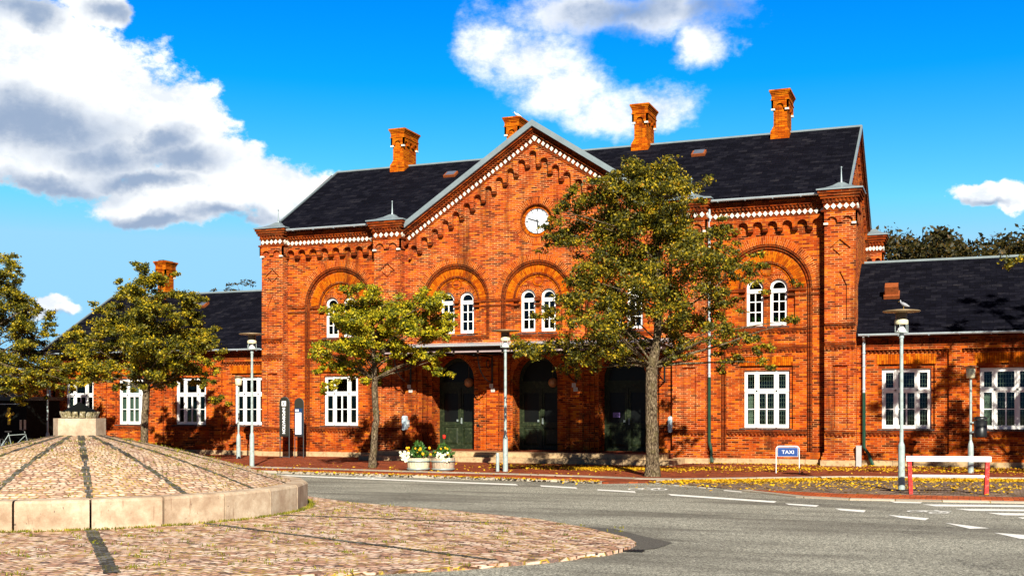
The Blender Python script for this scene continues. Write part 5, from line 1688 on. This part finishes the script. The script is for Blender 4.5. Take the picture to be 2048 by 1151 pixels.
a = MB(); roof_slab(a, [(-5.4, -.4, 3.0), (-5.4, 8.4, 3.0), (0, 8.4, 5.5), (0, -.4, 5.5)]); roof_slab(a, [(5.4, -.4, 3.0), (5.4, 8.4, 3.0), (0, 8.4, 5.5), (0, -.4, 5.5)]); a.build('roof', 'slate', fh)
for x in (-3.2, 0, 3.2):
    a = MB(); a.box(x - .6, x + .6, -.05, .02, 1.2, 2.7); a.build('window', 'far_white', fh)

# ================================================================ TREES
AX = Vector((math.cos(math.atan(891 / 2258)), math.sin(math.atan(891 / 2258)), 0))
AY = Vector((-AX.y, AX.x, 0))
def leaf_mesh(name, clumps, m, parent, rng, dens, size, flat=.55):
    cs, ns = [], []
    P = []; 
    for (c, r) in clumps:
        n = max(16, int(dens * .85 * r ** 1.15))
        q = rng.normal(size=(n, 3)); q /= np.linalg.norm(q, axis=1)[:, None]
        rad = rng.uniform(0.0, 1, n) ** .8
        q = q * rad[:, None] * np.array([r, r, r * flat])
        # ragged outline: sprays
        el_ = rng.normal(size=3) * np.array([1, 1, .25]); el_ /= np.linalg.norm(el_)
        q += (q @ el_)[:, None] * el_[None, :] * rng.uniform(0, .9)
        q += rng.normal(size=(n, 3)) * r * .16
        P.append(q + np.array(c))
    P = np.concatenate(P)
    n = len(P)
    nr = rng.normal(size=(n, 3)) * np.array([1, 1, .8]) + np.array([.1, -.25, .55])
    nr /= np.linalg.norm(nr, axis=1)[:, None]
    t = rng.normal(size=(n, 3)); a = np.cross(nr, t); a /= np.linalg.norm(a, axis=1)[:, None]
    b_ = np.cross(nr, a)
    s = rng.uniform(size[0], size[1], n)[:, None]
    V = np.stack([P - a * s, P + b_ * s * .55 - nr * s * .12, P + a * s, P - b_ * s * .55 - nr * s * .12], 1).reshape(-1, 3)
    me = bpy.data.meshes.new(name)
    me.vertices.add(n * 4); me.vertices.foreach_set('co', V.astype(np.float32).ravel())
    me.loops.add(n * 4); me.loops.foreach_set('vertex_index', np.arange(n * 4, dtype=np.int32))
    me.polygons.add(n); me.polygons.foreach_set('loop_start', np.arange(0, n * 4, 4, dtype=np.int32))
    me.polygons.foreach_set('loop_total', np.full(n, 4, dtype=np.int32))
    me.update(calc_edges=True)
    me.materials.append(M[m])
    o = bpy.data.objects.new(name, me); C.objects.link(o)
    if parent: o.parent = parent
    return o
def tree(loc, label, L, m, tr, trunk, seed, dens, size=(.03, .06), depth=.75, extra=1, group='street trees in front of the station', name='street_tree', thin=1.0):
    o = empty(name, loc, label, 'tree', group)
    rng = np.random.default_rng(seed); rnd = random.Random(seed)
    L = [q for q in L]
    top = max(z + r for x, z, r in L); bot = min(z - r for x, z, r in L)
    clumps = []
    for (x, z, r) in L:
        r = r * (1.3 if r < .25 else 1.15 if r < .36 else 1.0)
        # crown half width on this level
        row = [abs(q[0]) + q[2] for q in L if abs(q[1] - z) < .5]
        hw = max(row)
        dmax = depth * math.sqrt(max(.0, 1 - (x / hw) ** 2)) * hw
        k = 1 + (extra if r > .22 and rnd.random() < .55 else 0)
        for j in range(k):
            d = rnd.uniform(-1, 1) * dmax
            jx, jz = (rnd.gauss(0, .3) * r, rnd.gauss(0, .3) * r) if j else (0, 0)
            rr = r * (1 if j == 0 else .9)
            c = AX * (x + jx) + AY * d + Vector((0, 0, z + jz))
            # break into small leaf sprays
            m_ = max(2, int(7 * (rr / .4) ** 1.2))
            for q in range(m_):
                off = Vector((rnd.gauss(0, .6), rnd.gauss(0, .6), rnd.gauss(0, .45))) * rr if m_ > 1 else Vector((0, 0, 0))
                clumps.append((tuple(c + off), max(.13, rr * .6)))
    leaf_mesh('crown', clumps, m, o, rng, dens, size)
    # trunk
    a = MB(); pts = [AX * x + Vector((0, 0, z)) for x, z, r in trunk]; rs = [r for x, z, r in trunk]
    # subdivide with small wobble
    P2, R2 = [], []
    for i in range(len(pts) - 1):
        for k in range(5):
            f = k / 5
            P2.append(pts[i].lerp(pts[i + 1], f) + Vector((rnd.gauss(0, .008), rnd.gauss(0, .008), 0))); R2.append(rs[i] * (1 - f) + rs[i + 1] * f)
    P2.append(pts[-1]); R2.append(rs[-1])
    a.tube(P2, R2, 12)
    a.build('trunk', 'bark', o, True)
    br = MB()
    zf = trunk[3][1]
    def axis(z):
        for i in range(len(trunk) - 1):
            if trunk[i][1] <= z <= trunk[i + 1][1]:
                f = (z - trunk[i][1]) / (trunk[i + 1][1] - trunk[i][1])
                return AX * (trunk[i][0] * (1 - f) + trunk[i + 1][0] * f) + Vector((0, 0, z)), trunk[i][2] * (1 - f) + trunk[i + 1][2] * f
        return pts[-1], rs[-1]
    main = sorted(clumps, key=lambda q: -q[1])
    rnd.shuffle(main)
    for (c, r) in main[:int(90 * thin)]:
        cv = Vector(c)
        h = math.hypot(cv.x, cv.y)
        zs = max(zf, min(trunk[-1][1] - .05, cv.z - h * rnd.uniform(.35, .75)))
        s, rad = axis(zs)
        mid = s.lerp(cv, .5) + Vector((rnd.gauss(0, .08), rnd.gauss(0, .08), rnd.uniform(-.02, .12) * h))
        r0 = min(rad * .45, .008 + .009 * h)
        br.tube([s, s.lerp(mid, .5) + Vector((rnd.gauss(0, .03), rnd.gauss(0, .03), .03)), mid, mid.lerp(cv, .55) + Vector((rnd.gauss(0, .03), 0, .02)), cv], [r0, r0 * .85, r0 * .6, r0 * .4, .005], 6)
    br.build('limbs', 'bark', o, True)
    return o
BIG = [(0.5, 8.21, 0.3), (-0.04, 8.12, 0.34), (-0.55, 8.15, 0.34), (-1.06, 8.08, 0.24), (0.84, 7.94, 0.3), (1.24, 7.77, 0.22), (0.23, 7.81, 0.47), (-0.31, 7.67, 0.47), (-0.85, 7.67, 0.41), (0.91, 7.47, 0.38), (-1.33, 7.4, 0.47), (-1.87, 7.47, 0.38), (-2.21, 7.58, 0.19), (-0.85, 7.13, 0.51), (-0.18, 7.2, 0.54), (0.5, 7.2, 0.51), (1.04, 6.93, 0.38), (-1.8, 6.93, 0.47), (-2.34, 7.27, 0.3), (-2.14, 6.79, 0.3), (-2.54, 7.06, 0.16), (-2.68, 6.59, 0.22), (-2.88, 6.35, 0.19), (-2.27, 6.35, 0.24), (-1.26, 6.59, 0.51), (-0.51, 6.52, 0.54), (0.3, 6.52, 0.57), (1.04, 6.32, 0.47), (1.45, 6.66, 0.3), (1.99, 6.52, 0.27), (2.33, 6.52, 0.16), (1.72, 6.73, 0.16), (-1.46, 5.98, 0.47), (-0.72, 5.78, 0.54), (0.09, 5.78, 0.57), (0.91, 5.64, 0.54), (1.58, 5.85, 0.38), (2.06, 5.85, 0.27), (2.4, 5.58, 0.27), (2.83, 5.98, 0.16), (2.73, 5.44, 0.22), (3.07, 5.58, 0.11), (-1.8, 5.51, 0.38), (-2.0, 5.03, 0.32), (-1.19, 5.17, 0.51), (-0.38, 5.03, 0.54), (0.43, 4.9, 0.49), (1.31, 5.17, 0.46), (1.85, 4.9, 0.35), (1.79, 5.3, 0.3), (2.12, 4.63, 0.22), (-1.53, 4.49, 0.41), (-0.92, 4.43, 0.43), (-0.31, 4.22, 0.43), (-1.94, 4.6, 0.22), (-2.34, 4.49, 0.24), (-2.41, 4.02, 0.19), (-2.88, 4.36, 0.22), (0.57, 4.22, 0.38), (1.04, 4.36, 0.35), (1.52, 4.22, 0.3), (1.45, 3.75, 0.24), (-1.53, 3.95, 0.35), (-0.99, 3.82, 0.41), (-0.45, 3.55, 0.3), (-2.88, 3.55, 0.27), (-3.42, 3.48, 0.24), (-2.48, 3.41, 0.3), (-2.07, 3.41, 0.3), (-3.09, 3.21, 0.24), (-2.41, 3.07, 0.24), (-1.94, 3.07, 0.19), (-1.53, 3.34, 0.24), (-1.26, 3.25, 0.12), (-1.87, 2.87, 0.09), (-1.6, 2.86, 0.08), (1.04, 3.68, 0.32), (1.79, 3.68, 0.24), (2.19, 3.61, 0.22), (2.67, 3.55, 0.19), (3.0, 3.75, 0.16), (2.53, 3.27, 0.19), (2.87, 3.14, 0.16), (3.03, 2.87, 0.12), (1.92, 3.34, 0.12), (2.26, 3.25, 0.14), (1.85, 2.8, 0.11), (0.64, 3.68, 0.3), (0.5, 3.41, 0.19), (0.97, 3.34, 0.22), (3.88, 4.22, 0.14), (3.68, 4.33, 0.11), (3.27, 5.07, 0.09), (3.88, 5.17, 0.08), (-0.04, 4.63, 0.41), (-1.39, 3.55, 0.32), (-0.85, 3.41, 0.32)]
T3 = [(0.0, 5.35, 0.22), (-0.47, 5.35, 0.25), (-0.16, 4.96, 0.37), (-0.7, 4.96, 0.31), (0.31, 4.96, 0.34), (0.7, 5.04, 0.31), (1.16, 5.01, 0.31), (1.63, 5.12, 0.31), (2.02, 4.96, 0.31), (2.17, 5.27, 0.16), (2.33, 4.65, 0.25), (2.48, 4.42, 0.19), (-0.85, 4.58, 0.28), (-0.39, 4.5, 0.4), (0.16, 4.5, 0.43), (0.7, 4.5, 0.4), (1.24, 4.58, 0.4), (1.78, 4.5, 0.37), (2.17, 4.19, 0.25), (-0.7, 4.11, 0.34), (-0.16, 4.03, 0.4), (0.47, 4.11, 0.4), (1.09, 4.11, 0.37), (1.63, 4.11, 0.34), (-1.24, 3.8, 0.28), (-1.55, 3.64, 0.22), (-0.85, 3.64, 0.31), (-1.32, 3.33, 0.28), (-1.01, 3.1, 0.25), (-1.47, 3.1, 0.16), (-0.54, 3.33, 0.28), (-0.7, 3.02, 0.19), (-1.13, 2.64, 0.14), (-1.32, 2.48, 0.12), (-1.47, 2.33, 0.08), (0.08, 3.02, 0.19), (0.0, 2.79, 0.12), (0.62, 3.64, 0.22), (1.63, 3.64, 0.25), (1.94, 3.41, 0.19), (2.17, 3.64, 0.16), (1.78, 3.18, 0.16), (2.09, 2.99, 0.16), (2.33, 2.9, 0.11), (-0.39, 3.64, 0.31), (0.19, 3.46, 0.19), (-0.31, 2.84, 0.12), (-0.16, 2.64, 0.11), (1.94, 4.58, 0.28), (0.85, 3.8, 0.22)]
T2 = [(-0.05, 6.74, 0.12), (0.22, 6.69, 0.1), (-0.12, 6.45, 0.21), (-0.81, 6.24, 0.1), (-0.67, 6.01, 0.17), (0.22, 6.27, 0.31), (0.66, 6.27, 0.17), (-0.38, 5.84, 0.28), (0.05, 5.76, 0.38), (0.57, 5.76, 0.31), (1.09, 5.76, 0.28), (1.52, 5.62, 0.24), (1.95, 5.55, 0.17), (-1.24, 5.32, 0.21), (-0.81, 5.2, 0.28), (-0.29, 5.15, 0.41), (0.4, 5.15, 0.45), (1.09, 5.06, 0.38), (1.61, 5.15, 0.24), (-1.42, 4.89, 0.14), (-0.98, 4.63, 0.35), (-0.38, 4.55, 0.45), (0.31, 4.55, 0.48), (1.0, 4.46, 0.45), (1.61, 4.55, 0.31), (-2.19, 4.46, 0.21), (-1.76, 4.34, 0.21), (-2.37, 4.2, 0.17), (-1.42, 4.11, 0.35), (-0.81, 3.94, 0.45), (-0.12, 3.86, 0.48), (0.66, 3.86, 0.48), (1.35, 3.94, 0.45), (1.95, 4.11, 0.28), (2.38, 4.34, 0.17), (2.3, 3.86, 0.31), (2.56, 3.51, 0.24), (2.64, 3.16, 0.14), (-1.85, 3.86, 0.28), (-1.42, 3.51, 0.31), (-0.81, 3.25, 0.41), (-0.12, 3.25, 0.45), (0.66, 3.25, 0.45), (1.43, 3.34, 0.41), (1.95, 3.25, 0.28), (-0.47, 2.82, 0.28), (0.22, 2.82, 0.31), (0.92, 2.91, 0.28), (-1.68, 2.99, 0.24), (-1.33, 2.65, 0.17), (-0.64, 2.61, 0.14), (1.69, 2.82, 0.17), (2.38, 2.73, 0.14), (1.26, 2.56, 0.14), (2.64, 2.13, 0.12), (2.9, 2.16, 0.1), (2.47, 2.13, 0.09), (2.12, 2.65, 0.14), (0.36, 2.56, 0.17), (-1.85, 3.25, 0.24), (1.0, 6.53, 0.1)]
T1 = [(0.65, 7.34, 0.26), (1.26, 7.24, 0.11), (1.3, 6.87, 0.15), (0.74, 6.69, 0.33), (1.2, 6.5, 0.22), (0.56, 6.04, 0.44), (1.11, 5.95, 0.33), (-0.19, 6.6, 0.56), (-0.93, 5.86, 0.65), (0.83, 5.49, 0.48), (1.48, 5.49, 0.3), (1.94, 5.67, 0.15), (2.13, 5.39, 0.22), (2.22, 5.02, 0.19), (-0.19, 5.49, 0.67), (0.93, 4.84, 0.52), (1.67, 4.93, 0.37), (2.31, 4.74, 0.26), (2.59, 4.71, 0.15), (-0.56, 4.37, 0.7), (0.56, 4.19, 0.56), (1.3, 4.19, 0.48), (2.04, 4.1, 0.33), (2.78, 4.19, 0.3), (3.15, 4.0, 0.3), (2.41, 3.63, 0.37), (1.67, 3.45, 0.48), (0.83, 3.54, 0.52), (-0.19, 3.26, 0.63), (0.56, 2.8, 0.33), (1.39, 2.71, 0.37), (2.04, 2.8, 0.3), (2.59, 3.08, 0.33), (2.96, 3.17, 0.26), (3.15, 2.71, 0.19), (1.94, 2.19, 0.17), (1.48, 3.17, 0.3), (3.33, 3.36, 0.3), (3.61, 2.99, 0.22), (3.8, 2.61, 0.19), (-1.11, 4.0, 0.63), (-1.48, 4.93, 0.56), (0.0, 7.71, 0.37), (1.02, 3.17, 0.3), (2.31, 2.43, 0.15)]
tree((6.57, -8.28, 0), 'tall broad street tree with olive leaves and thick trunk right of the entrance', BIG, 'leaves_olive', None,
     [(0, 0, .24), (.0, .35, .18), (-.02, 1.8, .165), (-.02, 2.95, .16), (.12, 3.6, .11), (.2, 5.0, .08), (.1, 6.6, .05), (0, 7.9, .015)], 11, 760, (.025, .056), .6, 1, thin=.8)
tree((-2.64, -7.1, 0), 'small street tree with bright yellow green leaves left of the entrance', T3, 'leaves_bright', None,
     [(0, 0, .15), (.0, .3, .115), (.12, 1.5, .10), (.06, 2.7, .095), (0.05, 3.6, .07), (0, 4.6, .04), (-.1, 5.2, .012)], 12, 1250, (.026, .056), .7, 1, thin=.7)
tree((-11.9, -6.5, 0), 'street tree with a conical dark olive crown behind the mound', T2, 'leaves_mixed', None,
     [(0, 0, .16), (.0, .3, .135), (.05, 1.6, .125), (.1, 2.5, .12), (.15, 4.0, .08), (.1, 5.4, .05), (0, 6.6, .012)], 13, 1150, (.026, .06), .75, 1, thin=.7)
T1 = [(x + .56, z, r) for x, z, r in T1]
tree((-20.3, -6.1, 0), 'broad street tree with yellow olive leaves in front of the black kiosk', T1, 'leaves_mixed', None,
     [(0, 0, .18), (.0, .3, .15), (.0, 1.8, .14), (-.1, 3.2, .12), (-.1, 4.8, .08), (0, 6.2, .05), (.1, 7.2, .012)], 14, 1100, (.026, .06), .7, 1, thin=.9)
# tree beyond the right edge: only a twig tip and its shadow are in view
rr_ = random.Random(77)
TE = []
for k in range(46):
    a_ = rr_.uniform(0, 2 * PI); q = rr_.random() ** .5
    TE.append((q * 3.4 * math.cos(a_) - .1, 8.7 + q * 3.3 * math.sin(a_), rr_.uniform(.25, .42)))
TE += [(-4.5, 5.35, .16), (-4.8, 5.3, .10), (-5.0, 5.22, .07), (-4.1, 5.5, .2)]
tree((20.2, -8.3, 0), 'tall street tree beyond the litter bin, one leafy twig over the right wing roof', TE, 'leaves_olive', None,
     [(0, 0, .24), (.0, .35, .2), (0, 3.0, .17), (.1, 5.0, .12), (.1, 7.8, .08), (0, 11.5, .02)], 15, 520, (.03, .065), .85, 1, thin=.9)
# trees behind the roofs
TB = [(x_, z_, r_) for x_, z_, r_ in ((-.9, 7.6, .22), (-.5, 7.75, .25), (-.1, 7.9, .25), (.3, 7.95, .24), (.62, 7.8, .22), (-1.4, 7.45, .18), (0, 7.2, .4), (-.5, 6.9, .4), (.4, 6.8, .4), (0, 6.2, .5))]
tree((-22.9, 15.0, .45), 'thin tree top showing above the ridge of the left wing', [(x, z + .55, r * .8) for x, z, r in TB], 'leaves_dark', None, [(0, 0, .2), (0, 3, .15), (0, 6, .06), (0, 7.8, .02)], 16, 160, (.04, .08), .5, 0, group='trees behind the station', name='background_tree', thin=.2)
rng = np.random.default_rng(5)
wc = []
for k in range(420):
    x = rng.uniform(8.5, 36)
    y = 34 + rng.uniform(-4, 6)
    zt = 9.9 + 1.6 * min(1, (x - 8) / 5) + 1.3 * math.sin(x * .7) * .5 + .6 * math.sin(x * 1.9 + 1) + rng.uniform(-.5, .5)
    z = zt * rng.uniform(.25, 1) if k % 2 else zt - rng.uniform(0, 1.6)
    wc.append(((x, y, z), rng.uniform(.6, 1.3)))
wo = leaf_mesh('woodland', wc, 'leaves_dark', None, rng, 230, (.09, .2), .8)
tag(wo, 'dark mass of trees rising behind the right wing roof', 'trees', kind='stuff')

# ================================================================ FALLEN LEAVES AND WEEDS
rng = np.random.default_rng(9)
def scatter(name, P, m, size, label, cat, stand=False):
    n = len(P); P = np.array(P)
    nr = rng.normal(size=(n, 3)) * np.array([.35, .35, .1]) + np.array([0, 0, 1.0])
    if stand: nr = rng.normal(size=(n, 3)) * np.array([1, 1, .25])
    nr /= np.linalg.norm(nr, axis=1)[:, None]
    t = rng.normal(size=(n, 3)); a = np.cross(nr, t); a /= np.linalg.norm(a, axis=1)[:, None]; b_ = np.cross(nr, a)
    s = rng.uniform(size[0], size[1], n)[:, None]
    if stand:
        up = np.array([0, 0, 1.0]) + rng.normal(size=(n, 3)) * .45; a = up / np.linalg.norm(up, axis=1)[:, None]
        b_ = np.cross(nr, a); b_ /= np.linalg.norm(b_, axis=1)[:, None]
        V = np.stack([P - b_ * s * .15, P + b_ * s * .15, P + a * s, P + a * s * .5 - b_ * s * .2], 1)
    else:
        V = np.stack([P - a * s, P - b_ * s * .6, P + a * s, P + b_ * s * .6], 1)
    V = V.reshape(-1, 3)
    me = bpy.data.meshes.new(name)
    me.vertices.add(n * 4); me.vertices.foreach_set('co', V.astype(np.float32).ravel())
    me.loops.add(n * 4); me.loops.foreach_set('vertex_index', np.arange(n * 4, dtype=np.int32))
    me.polygons.add(n); me.polygons.foreach_set('loop_start', np.arange(0, n * 4, 4, dtype=np.int32)); me.polygons.foreach_set('loop_total', np.full(n, 4, dtype=np.int32))
    me.update(calc_edges=True); me.materials.append(M[m])
    o = bpy.data.objects.new(name, me); C.objects.link(o)
    tag(o, label, cat, kind='stuff')
P = []
def line_scatter(pts, n, sd, z):
    pts = [np.array(p) for p in pts]
    seg = [np.linalg.norm(pts[i + 1] - pts[i]) for i in range(len(pts) - 1)]; tot = sum(seg)
    for k in range(n):
        u = rng.uniform(0, tot)
        for i, s in enumerate(seg):
            if u < s: break
            u -= s
        q = pts[i] + (pts[i + 1] - pts[i]) * u / seg[i] + rng.normal(size=2) * sd
        P.append((q[0], q[1], z + rng.uniform(0, .02)))
line_scatter([(7.4, -9.75), (8.95, -8.75), (11.6, -7.0), (15.9, -6.1), (24, -6)], 14000, .36, -.028)
line_scatter([(7.4, -9.75), (9.5, -10.0), (12.0, -9.5), (15.9, -9.0), (24, -9)], 2600, 1.1, -.028)
line_scatter([(3.0, -5.2), (6.0, -5.0)], 1800, .55, .01)
line_scatter([(.5, -4.6), (7, -4.4), (9, -3.0), (14, -2.2), (20, -2)], 4200, .8, .01)
line_scatter([(6, -.5), (9, -.4), (22, -.35)], 1500, .12, .01)
line_scatter([(-4.27, -9.74), (2, -10.35), (5.9, -10.9)], 900, .07, .0)
line_scatter([(-9, -8), (5, -8)], 260, 1.2, .01)
P = [p for p in P if not (p[1] > -.25) and not (p[1] > -2.5 and -5.8 < p[0] < 5.8)]
scatter('fallen_leaves', P, 'fallen', (.026, .055), 'yellow fallen leaves drifted along the kerbs and pavement', 'leaves')
P = []
for k in range(2200):     # tufts round the rim
    t = rng.uniform(0, 2 * PI); r_ = 4.19 + abs(rng.normal()) * .06
    for j in range(3): P.append((MC[0] + r_ * math.cos(t) + rng.normal() * .02, MC[1] + r_ * math.sin(t) + rng.normal() * .02, -.01))
for k in range(420):      # tufts in the island joints
    t = rng.uniform(-1.6, .6); r_ = rng.uniform(4.6, 10.8)
    x, y = MC[0] + r_ * math.cos(t), MC[1] + r_ * math.sin(t)
    if y > -18.5 - (x - 3) * .45 or (x - 4) ** 2 / 40 + (y + 23.6) ** 2 / 27 > .95: continue
    for j in range(9): P.append((x + rng.normal() * .06, y + rng.normal() * .03, -.01))
for k in range(420):      # tufts on the cone
    t = rng.uniform(0, 2 * PI); r_ = rng.uniform(.8, 3.8)
    for j in range(7): P.append((MC[0] + r_ * math.cos(t) + rng.normal() * .04, MC[1] + r_ * math.sin(t) + rng.normal() * .03, mz(r_)))
scatter('weeds', P, 'weed', (.02, .055), 'small yellow green weeds in the joints of the island paving', 'weeds', True)
